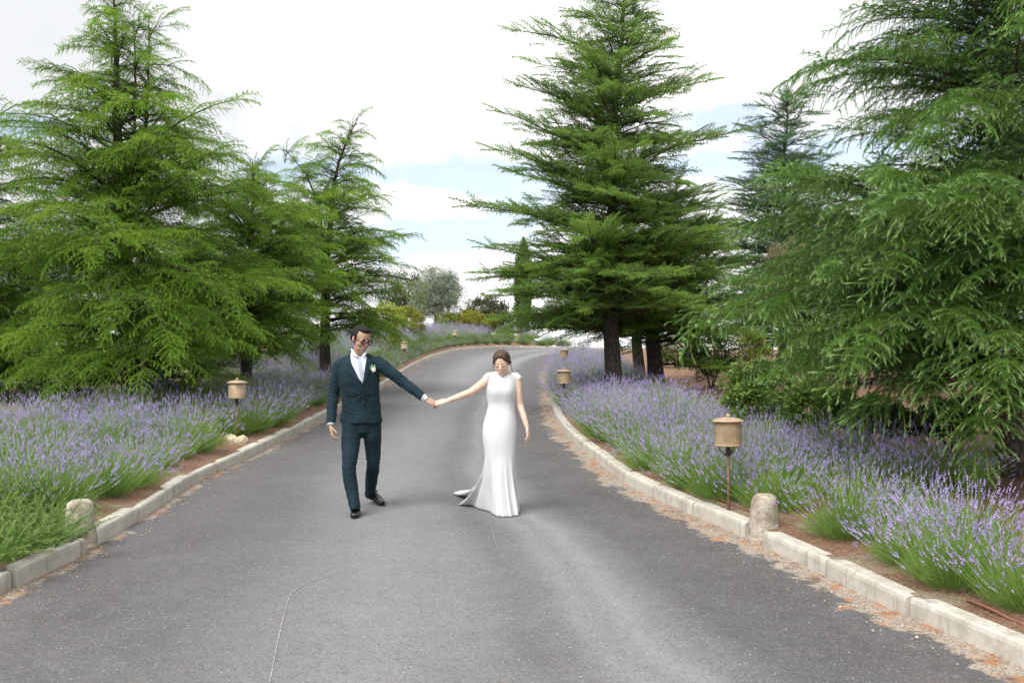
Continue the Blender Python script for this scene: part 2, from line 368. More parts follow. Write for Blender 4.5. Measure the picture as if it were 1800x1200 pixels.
# --- hill ground
def ground():
    xs = np.concatenate([[-3000, -1200, -500, -200, -100, -60, -40, -28, -20], np.arange(-16, 14.01, .3), [16, 20, 26, 36, 55, 100, 200, 500, 1200, 3000]])
    ys = np.concatenate([[-3000, -1000, -300, -100, -40, -20], np.arange(-12, 66.01, .35), [68, 71, 75, 80, 90, 105, 130, 180, 300, 600, 1200, 3000, 6000]])
    X, Y = np.meshgrid(xs, ys); x = X.ravel(); y = Y.ravel()
    tl = pl_dist(LK, x, y); tr = -pl_dist(RK, x, y); zr = zroad(x, y); t = np.maximum(tl, tr)
    b = np.where(tl > tr, bank(x, y, tl, -1), bank(x, y, tr, 1))
    z = zr + np.where(t > 0, b * sstep(.45, .75, t) - .12 * (1 - sstep(.45, .75, t)), -.12)
    z = z + .03 * np.sin(x*2.3+y) * np.sin(y*1.7) * sstep(.8, 2, t)
    z = np.maximum(z, -30 + 0*z); n, m = X.shape
    Fc = np.array([(i*m+k, i*m+k+1, (i+1)*m+k+1, (i+1)*m+k) for i in range(n-1) for k in range(m-1)])
    me = mesh_np('hill', np.stack([x, y, z], 1), Fc, mat_ground(), True, dict(tl=np.maximum(tl, 0), far=np.hypot(x, y-20)))
    return obj('ground', me, kind='structure', label='brown and straw coloured hilltop ground under the trees')
groundo = ground()
LIT = mat_litter()
def offs(P, s, t):
    """point at polyline index s (float), offset t to its left"""
    i = int(min(max(s, 0), len(P)-2)); f = s - i; a = P[i]*(1-f) + P[i+1]*f
    d = P[min(i+2, len(P)-1)] - P[max(i-1, 0)]; d = d / np.linalg.norm(d); return a + np.array((-d[1], d[0])) * t, d
def bed(P, side, name, label):
    V = []; ts = (.06, .13, .3, .5, .7, .95)
    for i in range(len(P)):
        for t in ts:
            q, d = offs(P, i, -t*side); V.append((q[0], q[1], float(zroad(q[0], q[1])) + float(bank(q[0], q[1], t, side)) + .008 - (.03 if t > .9 else 0)))
    m = len(ts); Fc = np.array([(i*m+k, i*m+k+1, (i+1)*m+k+1, (i+1)*m+k) for i in range(len(P)-1) for k in range(m-1)])
    return obj(name, mesh_np(name, V, Fc, LIT, True), kind='structure', label=label)
bed(LK, -1, 'planting_bed', 'brown needle covered bed edge behind the left kerb')
bed(RK, 1, 'planting_bed', 'brown needle covered bed edge behind the right kerb')

# --- kerbs, stone by stone
KM = mat_kerb()
def stone_mesh(seed, L):
    r = np.random.RandomState(seed); prof = [(0, -.16), (0, .095), (.006, .118), (.024, .130), (.118, .132), (.13, .122), (.13, -.16)]
    n = 11; V = []
    for i in range(n):
        u = i/(n-1); x = (u-.5)*L; e = .008 if i in (0, n-1) else 0
        for y_, z_ in prof:
            V.append((x, y_ + (e if y_ < .06 else -e) + r.uniform(-.0007, .0007), z_ - (e if z_ > 0 else 0) + r.uniform(-.0008, .0008)))
    k = len(prof); Fc = [(i*k+j, i*k+(j+1) % k, (i+1)*k+(j+1) % k, (i+1)*k+j) for i in range(n-1) for j in range(k)] + [tuple(range(k)), tuple((n-1)*k+j for j in range(k))[::-1]]
    mb = MB(); mb.add(V, Fc); return mb.mesh('kerb_stone', KM, False)
stones = [stone_mesh(i, .985) for i in range(4)]
BOL = [gp(140, 966), gp(1347, 945)]
def kerb(P, side, label, bol, phase):
    root = empty('kerb', (P[0][0], P[0][1], 0), kind='structure', label=label); bpy.context.view_layer.update()
    ib = int(np.argmin(np.hypot(P[:, 0]-bol[0], P[:, 1]-bol[1]))); st_ = [ib + 2.62 + 4*k for k in range(400)] + [ib - 2.62 - 4*k for k in range(60)]
    for s in st_:
        if not 3 < s < len(P) - 5: continue
        q, d = offs(P, s, 0); q1, _ = offs(P, s - 1.9, 0); q2, _ = offs(P, s + 1.9, 0)
        dx = Vector((q1[0]-q2[0], q1[1]-q2[1], 0)) if side > 0 else Vector((q2[0]-q1[0], q2[1]-q1[1], 0))
        z1 = float(zroad(*q1)); z2 = float(zroad(*q2)); dx.z = (z1 - z2) if side > 0 else (z2 - z1); dx.normalize()
        up = Vector((0, 0, 1)); yv = up.cross(dx).normalized(); zv = dx.cross(yv); M = Matrix((dx, yv, zv)).transposed().to_4x4()      # local +y is away from the road
        o = bpy.data.objects.new('kerb_stone', stones[random.randrange(4)]); COL.objects.link(o); o.parent = root
        M.translation = Vector((q[0], q[1], float(zroad(*q)) + random.uniform(-.004, .004))) - root.location; o.matrix_basis = M @ Matrix.Rotation(R(random.uniform(-.5, .5)), 4, 'Z')
    return root
def find_phase(P, bol):
    i = int(np.argmin(np.hypot(P[:, 0]-bol[0], P[:, 1]-bol[1]))); return (i - 2.55) % 4.0
kerb(LK, -1, 'pale concrete kerb along the left side of the road', BOL[0], find_phase(LK, BOL[0]))
kerb(RK, 1, 'pale concrete kerb curving along the right side of the road', BOL[1], find_phase(RK, BOL[1]))
bpy.context.view_layer.update()

# --- loose gravel and fallen needles along the kerbs (nobody could count them)
def scatter_litter():
    r = np.random.RandomState(3); V = []; k = 0
    VG = []; octF = [(0,2,4),(2,1,4),(1,3,4),(3,0,4),(2,0,5),(1,2,5),(3,1,5),(0,3,5)]; FG = []
    def put(x, y, z, n, c_r, big=1.0):
        nonlocal k
        for _ in range(n):
            a = r.uniform(0, 6.283); L = r.uniform(.02, .05)*big; wd = .0035*big; px = x + r.normal(0, c_r); py_ = y + r.normal(0, c_r); zz_ = z + r.uniform(.003, .02)
            dx, dy = math.cos(a)*L/2, math.sin(a)*L/2; nx, ny = -math.sin(a)*wd/2, math.cos(a)*wd/2; h = r.uniform(-.006, .01)
            V.extend([(px-dx-nx, py_-dy-ny, zz_), (px-dx+nx, py_-dy+ny, zz_), (px+dx, py_+dy, zz_+h)]); k += 1
    for P, side in ((LK, -1), (RK, 1)):
        for _ in range(900 if side > 0 else 1100):
            s = r.uniform(20, 190) if r.rand() < .75 else r.uniform(60, 260); q, d = offs(P, s, 0)
            if mnoise.noise(Vector((q[0]*1.4, q[1]*1.4, side*3.))) < -.02 + r.uniform(-.12, .1): continue
            t = -abs(r.normal(.04, .10)) - .015; p = offs(P, s, -t*side)[0]
            put(p[0], p[1], float(zroad(*p)), 12, .035, 1.1)
        for _ in range(2600):
            s = r.uniform(20, 230); t = .14 + abs(r.normal(0, .35)); p = offs(P, s, -t*side)[0]
            put(p[0], p[1], float(zroad(*p)) + float(bank(p[0], p[1], t, side)) + .008, 5, .05, 1.25)
        for _ in range(2600 if side > 0 else 1500):
            s = r.uniform(20, 230); t = -.015 - abs(r.normal(0, .17 if side > 0 else .14))
            p = offs(P, s, -t*side)[0]; sz = r.uniform(.004, .011) * (1.5 if r.rand() < .06 else 1); z = float(zroad(*p)) + sz*.4; b = len(VG)
            for v in ((1,0,0), (-1,0,0), (0,1,0), (0,-1,0), (0,0,1), (0,0,-1)):
                VG.append((p[0]+v[0]*sz*r.uniform(.7, 1.3), p[1]+v[1]*sz*r.uniform(.7, 1.3), z+v[2]*sz*r.uniform(.5, .9)))
            FG.extend([(a+b, c_+b, d_+b) for a, c_, d_ in octF])
    for _ in range(450):       # bits spread over the whole road
        y = r.uniform(3.5, 16); x = r.uniform(-3.3, 2.4); sz = r.uniform(.003, .0065)
        if pl_dist(RK, x, y)[0] < 0: continue
        z = float(zroad(x, y)) + sz*.4; b = len(VG)
        for v in ((1,0,0), (-1,0,0), (0,1,0), (0,-1,0), (0,0,1), (0,0,-1)): VG.append((x+v[0]*sz*r.uniform(.7, 1.4), y+v[1]*sz*r.uniform(.7, 1.4), z+v[2]*sz*.6))
        FG.extend([(a+b, c_+b, d_+b) for a, c_, d_ in octF])
    t = NT('fallen_needles'); n_ = t.noise(5, 3); t.col(t.mix(t.rng(n_, .4, .6), (.24, .10, .045), (.42, .22, .11))); t.set(Roughness=.9)
    V = np.array(V); obj('fallen_needles', mesh_np('fallen_needles', V, np.arange(len(V)).reshape(-1, 3), t.m), kind='stuff', label='orange brown fallen cedar needles along both kerbs')
    t = NT('gravel'); n_ = t.noise(37, 2); t.col(t.mix(t.rng(n_, .4, .6), (.26, .22, .18), (.44, .41, .37))); t.set(Roughness=.9)
    obj('gravel', mesh_np('gravel', VG, np.array(FG), t.m), kind='stuff', label='pale loose gravel scattered along the road edges')
scatter_litter()

# chalky scratch drawn on the asphalt at the front
def ribbon(name, pts, wd, mat, parent, h=.004):
    V = []; P = smooth_line([gp(*p) for p in pts], .06)
    for i in range(len(P)):
        d = P[min(i+1, len(P)-1)] - P[max(i-1, 0)]; d /= np.linalg.norm(d); ww = wd*(.6 + .5*abs(mnoise.noise(Vector((P[i][0]*9, P[i][1]*9, 0)))))
        for s_ in (-1, 1): V.append((P[i][0]-d[1]*ww*s_, P[i][1]+d[0]*ww*s_, float(zroad(*P[i])) + h))
    Fc = [(2*i, 2*i+1, 2*i+3, 2*i+2) for i in range(len(P)-1)]
    return obj(name, mesh_np(name, V, Fc, mat), parent)
SCR = NT('scratch'); SCR.col(SCR.mix(SCR.rng(SCR.noise(60, 3), .40, .60), (.15, .148, .15), (.36, .35, .34))); SCR.set(Roughness=.9)
ribbon('scratch_line', [(474, 1200), (490, 1120), (502, 1070), (511, 1046), (530, 1030), (560, 1017), (600, 1004)], .0045, SCR.m, roado)
ribbon('scratch_line', [(860, 912), (873, 960), (890, 985)], .002, SCR.m, roado)

# --- stone bollards standing in the kerb line
def bollard(px, row, label, seed):
    x, y = gp(px, row); z = float(zroad(x, y)); mb = MB()
    prof = [(.19, -.1), (.188, .03), (.172, .045), (.165, .10), (.15, .22), (.135, .33), (.122, .372), (.09, .395), (.03, .40)]
    mb.lathe(prof, 28)
    def disp(c): return .010*mnoise.noise(Vector(c)*7+Vector((seed, 0, 0))) + .0035*mnoise.noise(Vector(c)*34)
    t = NT('old_stone'); n_ = t.noise(9, 6, .7); f = t.noise(70, 4, .7)
    c = t.mix(t.rng(n_, .35, .65), (.20, .165, .125), (.42, .38, .32)); c = t.mix(t.math('MULTIPLY', t.rng(f, .5, .7), .6), c, (.12, .10, .08))
    c = t.mix(t.rng(t.noise(5.5, 5, .7), .60, .66), c, (.52, .50, .44)); t.col(c); t.bump(f, .6, .01); t.set(Roughness=.95)
    o = obj('stone_bollard', mb.remesh('stone_bollard', t.m, .009, 1, disp), label=label, cat='bollard'); o.location = (x, y, z); o.scale = (.78, .78, .98); o.rotation_euler = (R(random.uniform(-2, 2)), 0, random.uniform(0, 6)); return o
bollard(140, 964, 'squat weathered stone bollard in the left kerb beside the green rosemary', 1.)
bollard(1344, 951, 'squat weathered stone bollard in the right kerb before the perforated lamp', 5.)

# --- path lamps
TAN = simple('tan_enamel', (.31, .225, .14), .55, .22, 9, .08); TANCAP = simple('terracotta_cap', (.34, .245, .175), .65, .16, 12, .08)
IRON = simple('dark_iron', (.035, .03, .03), .6, .3, 25); RUST = simple('rusty_pole', (.15, .085, .06), .8, .3, 30, .2); CREAM = simple('cream_diffuser', (.74, .60, .36), .6, .1, 8)
def lamp_parts(lattice):
    d = {}
    d['pole'] = MB().tube([(0,0,-.1), (0,0,.26), (0,0,.52)], [.0135, .013, .0125], 12, dome=False).mesh('pole', RUST)
    mb = MB().lathe([(.02, .50), (.03, .505), (.03, .52), (.022, .53), (.022, .575), (.045, .588)], 16)
    for k in range(3):
        a = k*2.094+.5; c, s = math.cos(a), math.sin(a)
        mb.tube([(c*.02, s*.02, .50), (c*.045, s*.045, .515), (c*.075, s*.075, .55), (c*.105, s*.105, .592)], [.005]*4, 6)
    d['bracket'] = mb.mesh('bracket', IRON)
    if lattice:
        d['diffuser'] = MB().lathe([(.10, .592), (.104, .60), (.104, .80), (.10, .805)], 32).mesh('diffuser', CREAM)
        mb = MB(); nv, nh = 46, 22
        for k in range(nv):
            a = 2*math.pi*k/nv; c, s = math.cos(a), math.sin(a); M = Matrix.Rotation(a, 3, 'Z'); mb.box((c*.1145, s*.1145, .70), (.0022, .0036, .105), M)
        for k in range(nh):
            z = .60 + .2*k/(nh-1); V = []; Fc = []
            for j in range(46):
                a = 2*math.pi*j/46
                for rr_, zz_ in ((.1120, -.0022), (.1165, -.0022), (.1165, .0022), (.1120, .0022)): V.append((rr_*math.cos(a), rr_*math.sin(a), z+zz_))
            for j in range(46):
                for q in range(4): Fc.append((j*4+q, j*4+(q+1) % 4, ((j+1) % 46)*4+(q+1) % 4, ((j+1) % 46)*4+q))
            mb.add(V, Fc)
        d['lattice'] = mb.mesh('lattice', TAN, False)
        d['rim'] = MB().lathe([(.108, .585), (.120, .585), (.121, .602), (.108, .602)], 32).mesh('rim', TAN)
    else:
        d['shade'] = MB().lathe([(.05, .588), (.118, .585), (.121, .592), (.119, .60), (.119, .80), (.112, .806), (.05, .806)], 32).mesh('shade', TAN)
    d['cap'] = MB().lathe([(.05, .800), (.142, .803), (.146, .808), (.138, .816), (.10, .832), (.05, .842), (.01, .845)], 36).mesh('cap', TANCAP)
    d['knob'] = MB().ell((0, 0, .858), (.020, .020, .018)).mesh('knob', TANCAP)
    return d
LP = {True: lamp_parts(True), False: lamp_parts(False)}
def path_lamp(x, y, label, lattice, yaw=0, tilt=0):
    e = empty('path_lamp', (x, y, zg(x, y)), (R(tilt), 0, yaw), label=label, cat='path lamp', group='low path lamps in the lavender beds')
    for k, me in LP[lattice].items():
        o = obj(k, me, e)
        if k == 'lattice': o['kind'] = 'stuff'
lx = lambda px, d: F(px, 600, d).x
path_lamp(lx(1279, 8.97), 8.97, 'tan path lamp with perforated lattice drum, nearest, beside the right stone bollard', True, .2)
path_lamp(lx(991, 18.4), 18.4, 'tan path lamp at the inside of the right kerb bend', True, 1.)
path_lamp(lx(992, 30.2), 30.2, 'small tan path lamp up the road where the right lavender ends', True, 2.)
path_lamp(lx(417, 14.3), 14.3, 'tan path lamp with plain smooth drum standing by two rocks on the left', False, .4, 1)
path_lamp(lx(711, 35.5), 35.5, 'small tan path lamp sunk in the left lavender behind the man', False, .4)
path_lamp(lx(800, 50), 50, 'tiny tan path lamp in far lavender before the yellow green shrubs', False, .4)
path_lamp(lx(911, 57.6), 58.9, 'tiny tan path lamp in far lavender below the cypress', False, .4)
# the two rocks at the foot of the left lamp
RK_M = simple('pale_rock', (.50, .42, .32), .9, .25, 22, .4)
for i, (px, row, s, lab) in enumerate(((409, 777, .085, 'rounded beige rock left of the pair at the plain lamp foot'), (426, 778, .08, 'angular pale rock right of the pair at the plain lamp foot'))):
    x, y = gp(px, row, .13); mb = MB().ell((0, 0, 0), (s*1.15, s*.9, s*.8), None, 14, 9)
    me = mb.remesh('rock', RK_M, .012, 1, lambda c, i=i: .03*mnoise.noise(Vector(c)*11+Vector((i*5., 0, 0)))); o = obj('rock', me, label=lab, cat='rock'); o.location = (x, y - .08, zg(x, y) + s*.45)

# --- drip hose on the right bed
def hose(pts, label):
    P = [gp(a, b, .13) for a, b in pts]; P = smooth_line(P, .12)
    V = [(p[0], p[1], zg(*p) + .022 + .012*math.sin(i*1.3)) for i, p in enumerate(P)]
    obj('drip_hose', MB().tube(V, [.009]*len(V), 8).mesh('drip_hose', simple('brown_hose', (.20, .085, .055), .6, .2, 20)), label=label, cat='hose')
hose([(1205, 862), (1240, 870), (1262, 880), (1300, 893), (1330, 905)], 'brown drip hose on the litter behind the right stone bollard')
hose([(1700, 1058), (1730, 1072), (1765, 1085), (1800, 1098), (1850, 1120)], 'brown drip hose on bare soil at the right front corner')

# ================================================================== VEGETATION
def unit(v): v = np.asarray(v, float); return v / (np.linalg.norm(v) + 1e-12)
def needle_twig(r, V, T, p0, dirv, L, dens, nl, nw, droop, tip0, tipfrac=.35):
    """needles round one drooping twig; V triangles, T tip value"""
    n = max(3, int(L*dens)); d = unit(dirv); u = np.linspace(0, 1, 7); pts = [np.array(p0, float)]
    for i in range(6): dd = unit(d + np.array((0, 0, -droop*(u[i+1]**1.5)))); pts.append(pts[-1] + dd*L/6)
    pts = np.array(pts)
    s = (np.arange(n) + r.rand(n)) / n; x = s*6; i = np.minimum(x.astype(int), 5); f = (x-i)[:, None]; P = pts[i]*(1-f) + pts[i+1]*f; D = pts[i+1] - pts[i]; D /= np.linalg.norm(D, axis=1)[:, None]
    ref = np.array((.13, .21, 1.)); A = np.cross(D, ref); A /= np.linalg.norm(A, axis=1)[:, None]; B = np.cross(A, D)
    ph = r.rand(n)*6.283; al = np.radians(r.uniform(35, 75, n)) * (1 - .45*s); Rr = A*np.cos(ph)[:, None] + B*np.sin(ph)[:, None]
    nd = D*np.cos(al)[:, None] + Rr*np.sin(al)[:, None]; ln = nl*r.uniform(.7, 1.15, n)*(1-.35*s); sd_ = np.cross(nd, D); sd_ /= np.linalg.norm(sd_, axis=1)[:, None] + 1e-9; h = (sd_*nw/2)
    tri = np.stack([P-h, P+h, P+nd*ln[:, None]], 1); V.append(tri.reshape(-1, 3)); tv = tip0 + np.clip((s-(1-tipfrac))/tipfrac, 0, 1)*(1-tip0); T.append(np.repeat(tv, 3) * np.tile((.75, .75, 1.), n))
    return pts
def spray_arr(seed, L=.55, ntw=15, droop=.9, nl=.030, nw=.0062, dens=190, wide=.27):
    r = np.random.RandomState(seed); V = []; T = []
    main = needle_twig(r, V, T, (0, 0, 0), (1, 0, .12), L, dens, nl, nw, droop*.55, .0)
    ss = np.linspace(.04, .93, ntw)
    for k, s in enumerate(ss):
        x = s*6; i = int(min(x, 5)); p = main[i]*(1-(x-i)) + main[i+1]*(x-i); sg = 1 if k % 2 else -1; a = R(r.uniform(38, 66))
        l = wide*(1-.62*s)*r.uniform(.65, 1.15)*(.72 if s < .12 else 1); d = (math.cos(a), sg*math.sin(a), r.uniform(-.15, .25)); needle_twig(r, V, T, p, d, l, dens, nl, nw, droop*r.uniform(.6, 1.5), 0, .4)
    return np.vstack(V), np.concatenate(T)
KIND = dict(long=dict(L=.56, ntw=11, droop=1.5, nl=.046, nw=.0100, dens=125, wide=.27, sag=.9, up=.10),
            flat=dict(L=.54, ntw=15, droop=.40, nl=.042, nw=.0120, dens=120, wide=.23, sag=.40, up=.20),
            near=dict(L=.66, ntw=11, droop=1.25, nl=.048, nw=.0062, dens=270, wide=.38, sag=.72, up=.04))
def branch_mesh(kind, L, seed, dens=1.0):
    kd = dict(KIND[kind]); sag = kd.pop('sag'); upw = kd.pop('up'); r = np.random.RandomState(seed); sp = [spray_arr(seed*7+i, **kd) for i in range(3)]
    n = max(5, int(L/.16)); P = [np.zeros(3)]; bend = r.normal(0, .22)
    for i in range(n):
        u = (i+1)/n; e = -sag*(u**1.6)*.75 + r.normal(0, .05); a = bend*u + r.normal(0, .05); P.append(P[-1] + np.array((math.cos(a)*math.cos(e), math.sin(a)*math.cos(e), math.sin(e)))*L/n)
    P = np.array(P); wood = MB(); wood.tube([tuple(q) for q in P], list(np.linspace(.0105*L+.006, .004, len(P))), 5, dome=False)
    pos = []; dr = []; sc_ = []; uu = []
    def add(p, dv, l, u): pos.append(p); dr.append(dv); sc_.append(l/.55); uu.append(u)
    def bat(u): x = u*n; i = int(min(x, n-1)); return P[i]*(1-(x-i)) + P[i+1]*(x-i), unit(P[i+1]-P[i])
    u = .08 if L < 1.5 else .12; side = 1; st = dict(flat=.105, long=.12, near=.13)[kind]/dens
    while u < .97:
        p, t = bat(u); side = -side; lat = unit(np.cross(t, (0, 0, 1)))*side; ang = R(r.uniform(42, 70))*(1-.35*u)
        dv = unit(t*math.cos(ang) + lat*math.sin(ang) + np.array((0, 0, r.uniform(-.1, .12)+upw*.5))); l2 = (.44*L*(1-u)**.8 + .20)*r.uniform(.65, 1.1)*(1 if u > .3 else .8)
        if l2 < .62: add(p, dv, max(.30, l2), u)
        else:
            m = int(l2/.22); q = p.copy(); dd = dv.copy(); lat2 = unit(np.cross(dd, (0, 0, 1))); wood.tube([tuple(p), tuple(p+dd*l2*.6)], [.007, .004], 3, dome=False, cap=False)
            for j in range(m):
                s2 = 1 if j % 2 else -1; add(q, unit(dd*.75 + lat2*s2*.75 + np.array((0, 0, r.uniform(-.15, .15)+upw))), r.uniform(.34, .50), u); dd = unit(dd + np.array((0, 0, -.12*sag + r.normal(0, .05)))); q = q + dd*.21
            add(q, dd, .5, u)
        if r.rand() < .35: add(p, unit(t + np.array((r.normal(0, .3), r.normal(0, .3), .5+upw))), r.uniform(.25, .4), u)
        u += st/L
    for u in (.93, .98): p, t = bat(u); add(p, unit(t+r.normal(0, .15, 3)), .5, 1)
    D = np.array(dr); D /= np.linalg.norm(D, axis=1)[:, None]; Y = np.cross(np.tile((0., 0, 1), (len(D), 1)), D); Y /= np.linalg.norm(Y, axis=1)[:, None]; Z = np.cross(D, Y)
    ro = r.normal(0, .35, len(D)); c, s = np.cos(ro)[:, None], np.sin(ro)[:, None]; Y2 = Y*c + Z*s; Z2 = -Y*s + Z*c; V = []; T = []; G = []
    for i in range(len(D)):
        v, t = sp[i % 3]; k = sc_[i]; V.append(v[:, :1]*D[i]*k + v[:, 1:2]*Y2[i]*k*r.choice((-1, 1)) + v[:, 2:]*Z2[i]*k + pos[i]); q_ = r.uniform(.4, 1.1); T.append(t*(.35+.65*uu[i])*q_); G.append(np.clip(.15+.75*uu[i]+.35*t, 0, 1.1)*(.75+.3*q_))  # G darkens inner needles: older growth, plus crown-interior shade put into the colour
    V = np.vstack(V); T = np.concatenate(T); nv = len(V); AV = np.vstack(wood.V); tri = []
    for f in wood.F:
        for j in range(1, len(f)-1): tri.append((f[0]+nv, f[j]+nv, f[j+1]+nv))
    Fc = np.vstack([np.arange(nv).reshape(-1, 3), np.array(tri)]); me = mesh_np('branch', np.vstack([V, AV]), Fc, [BARK, BARK], False, dict(tip=np.concatenate([T, np.zeros(len(AV))]), grow_shade=np.concatenate(G + [np.zeros(len(AV))])))
    mi = np.zeros(len(Fc), np.int32); mi[nv//3:] = 1; me.polygons.foreach_set('material_index', mi); return me
BRL = {'long': (.55, 1.1, 1.8, 2.6), 'flat': (.5, 1.0, 1.7, 2.5), 'near': (.8, 1.5, 2.3, 3.1)}
BRM = {}
def get_branch(kind, L, r):
    c = min(BRL[kind], key=lambda q: abs(math.log(q/L))); k = (kind, c, r.randint(0, 3))
    if k not in BRM: BRM[k] = branch_mesh(kind, c, int(c*100)+k[2]*1000+len(kind)*7)
    return BRM[k], c
def cedar(label, d, spine, prof, mats, kind='flat', nb=90, leaders=(), seed=1, tw=.16, rise=(.55, .05), extra=(), low=None, group=None, name='cedar_tree', front=1.0):
    """spine: [(px,row)] base to top at depth d; prof: [(row, radius px)]"""
    r = np.random.RandomState(seed); k = d/FPX; sagk = KIND[kind]['sag']
    S = [np.array(F(a, b, d)) for a, b in spine]; base = S[0].copy(); base[2] = zg(base[0], base[1])
    S[0] = base; S = np.array(S); zs = S[:, 2]; top = zs[-1]
    def at(z, Sp=S): return np.array([np.interp(z, Sp[:, 2], Sp[:, 0]), np.interp(z, Sp[:, 2], Sp[:, 1]), z])
    pz = np.array([F(900, q[0], d).z for q in prof]); pr = np.array([q[1]*k for q in prof]); o_ = np.argsort(pz); pz = pz[o_]; pr = pr[o_]
    wood = MB(); zz_ = np.linspace(base[2]-.25, top, 14); rad = [max(.012, tw*(1-(z-base[2])/(top-base[2]+.01))**.85) for z in zz_]; rad[0] *= 1.35; rad[1] *= 1.05
    pts = [at(max(z, base[2])) + np.array((r.normal(0, .012), r.normal(0, .012), 0)) for z in zz_]
    for i, z in enumerate(zz_): pts[i][2] = z
    wood.tube(pts, rad, 14, dome=False)
    e = empty(name, tuple(base), label=label, cat='tree', group=group); crown = empty('crown', (0, 0, 0)); crown.parent = e; cnt = 0
    def put(p0, az, L, el, roll=0.):
        nonlocal cnt
        if cnt >= 300: return
        me, c = get_branch(kind, L, r); o = bpy.data.objects.new('branch', me); COL.objects.link(o); o.parent = crown; k_ = L/c
        o.location = Vector(p0) - Vector(base); M = Matrix.Rotation(az, 3, 'Z') @ Matrix.Rotation(-el, 3, 'Y') @ Matrix.Rotation(roll, 3, 'X'); o.rotation_euler = M.to_euler()
        o.scale = (k_, k_*r.uniform(.9, 1.15)*r.choice((-1, 1)), k_*r.uniform(.85, 1.15)); cnt += 1
        for j in (0, 1): o.material_slots[j].link = 'OBJECT'; o.material_slots[j].material = mats[j]
    zl = F(900, low, d).z if low else base[2] + .9
    def pop(Sp, nb_, zl, zt, rs=1.0):
        ga = r.uniform(0, 6.28)
        for i in range(nb_):
            f = ((i+.5)/nb_)**1.05; z = zl + (zt-zl)*f + r.normal(0, .06); ga += 2.39996 + r.normal(0, .35); rr_ = float(np.interp(z, pz, pr))*rs*r.choice((.5, .72, .9, 1.0, 1.12), p=(.12, .22, .28, .28, .10))*r.uniform(.88, 1.1)
            if rr_ < .15: continue
            hh = (z-base[2])/(top-base[2]); el = rise[0]*hh + rise[1]*(1-hh) + r.normal(0, .13); put(at(z, Sp), ga, max(rr_/max(.55, math.cos(el)), .22), el + sagk*.18, r.normal(0, .2))
    for (px, row, dy, ex, er, edy, sg_) in extra:
        a = np.array(F(px, row, d+dy)); b = np.array(F(ex, er, d+edy)); v = b-a; L = np.linalg.norm(v); put(a, math.atan2(v[1], v[0]), L*(1.02+.08*sagk), math.asin(v[2]/L)+sagk*.22)
    pop(S, nb, zl, top - .12)
    for ld in leaders:
        Sp = np.array([np.array(F(a, b, d + ld.get('dy', 0))) for a, b in ld['pts']]); zz2 = np.linspace(Sp[0, 2], Sp[-1, 2], 9)
        wood.tube([tuple(at(z, Sp)) for z in zz2], list(np.linspace(ld.get('r', .05), .008, 9)), 8, dome=False); pop(Sp, ld.get('nb', 24), Sp[0, 2]+.3, Sp[-1, 2], ld.get('rs', .6)); put(Sp[-1]-np.array((0, 0, .35)), 0, .5, 1.45)
    put(np.array(at(top-.4)), 0, .5, 1.5)
    obj('trunk', wood.xf(Matrix.Translation(-Vector(base))).mesh('trunk', mats[1], True), e)
    return cnt, top
BARK = bark('cedar_bark', (.125, .10, .085)); BARK_D = bark('dark_bark', (.07, .055, .048))
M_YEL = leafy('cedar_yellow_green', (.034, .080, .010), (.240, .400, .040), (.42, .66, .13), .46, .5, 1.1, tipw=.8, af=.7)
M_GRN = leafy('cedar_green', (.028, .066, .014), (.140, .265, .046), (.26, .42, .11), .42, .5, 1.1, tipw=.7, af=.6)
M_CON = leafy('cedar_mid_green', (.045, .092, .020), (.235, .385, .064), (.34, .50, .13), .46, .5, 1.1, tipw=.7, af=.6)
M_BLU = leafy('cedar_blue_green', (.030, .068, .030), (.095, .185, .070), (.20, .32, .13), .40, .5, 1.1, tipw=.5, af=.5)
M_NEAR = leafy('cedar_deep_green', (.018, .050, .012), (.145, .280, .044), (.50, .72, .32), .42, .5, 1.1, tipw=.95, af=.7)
TREES = []
def T(*a, **k): n, top = cedar(*a, **k); TREES.append((a[0][:30], n, round(top, 1)))
# left side
T('tall bright green cedar with several thin leaders at far left behind the near lavender', 16.2, [(236, 700), (225, 500), (207, 300), (203, 100), (198, -40)],
  [(-40, 10), (0, 38), (60, 55), (110, 78), (180, 105), (230, 150), (300, 185), (380, 220), (480, 270), (560, 280), (640, 250), (690, 170)], (M_YEL, BARK_D), 'long', 130, seed=11, tw=.17, rise=(.42, .12), low=690,
  leaders=[dict(pts=[(215, 420), (236, 250), (238, 120), (236, 45)], nb=34, rs=.65), dict(pts=[(225, 420), (255, 250), (262, 100), (262, 40)], nb=38, rs=.8, dy=.5)],
  extra=[(205, 190, 0, 85, 105, .2, .5), (215, 300, 0, 20, 195, -.4, .6), (230, 300, 0, 385, 165, 0, .7), (235, 400, 0, 400, 255, -.3, .7), (235, 420, 0, 250, 430, -2.6, 1), (235, 500, 0, 230, 560, -2.8, 1), (235, 470, 0, 150, 530, -2.4, 1), (235, 470, 0, 340, 510, -2.3, 1), (235, 590, 0, 300, 640, -2.2, 1), (235, 590, 0, 150, 655, -2.3, 1)])
T('loose bushy cedar at the left picture edge beside the tallest left cedar', 17.5, [(-60, 700), (-60, 500), (-55, 300), (-50, 190)],
  [(190, 10), (230, 60), (320, 130), (420, 160), (520, 180), (620, 185), (690, 120)], (M_YEL, BARK_D), 'long', 120, seed=12, tw=.14, rise=(.6, .1), low=700)
T('smaller rounded yellow green cedar between the tall left cedar and the two pronged one', 19.5, [(430, 665), (436, 500), (444, 380), (446, 285)],
  [(285, 8), (320, 38), (380, 85), (440, 120), (520, 145), (590, 140), (640, 90)], (M_YEL, BARK_D), 'long', 135, seed=13, tw=.13, rise=(.6, .12), low=628)
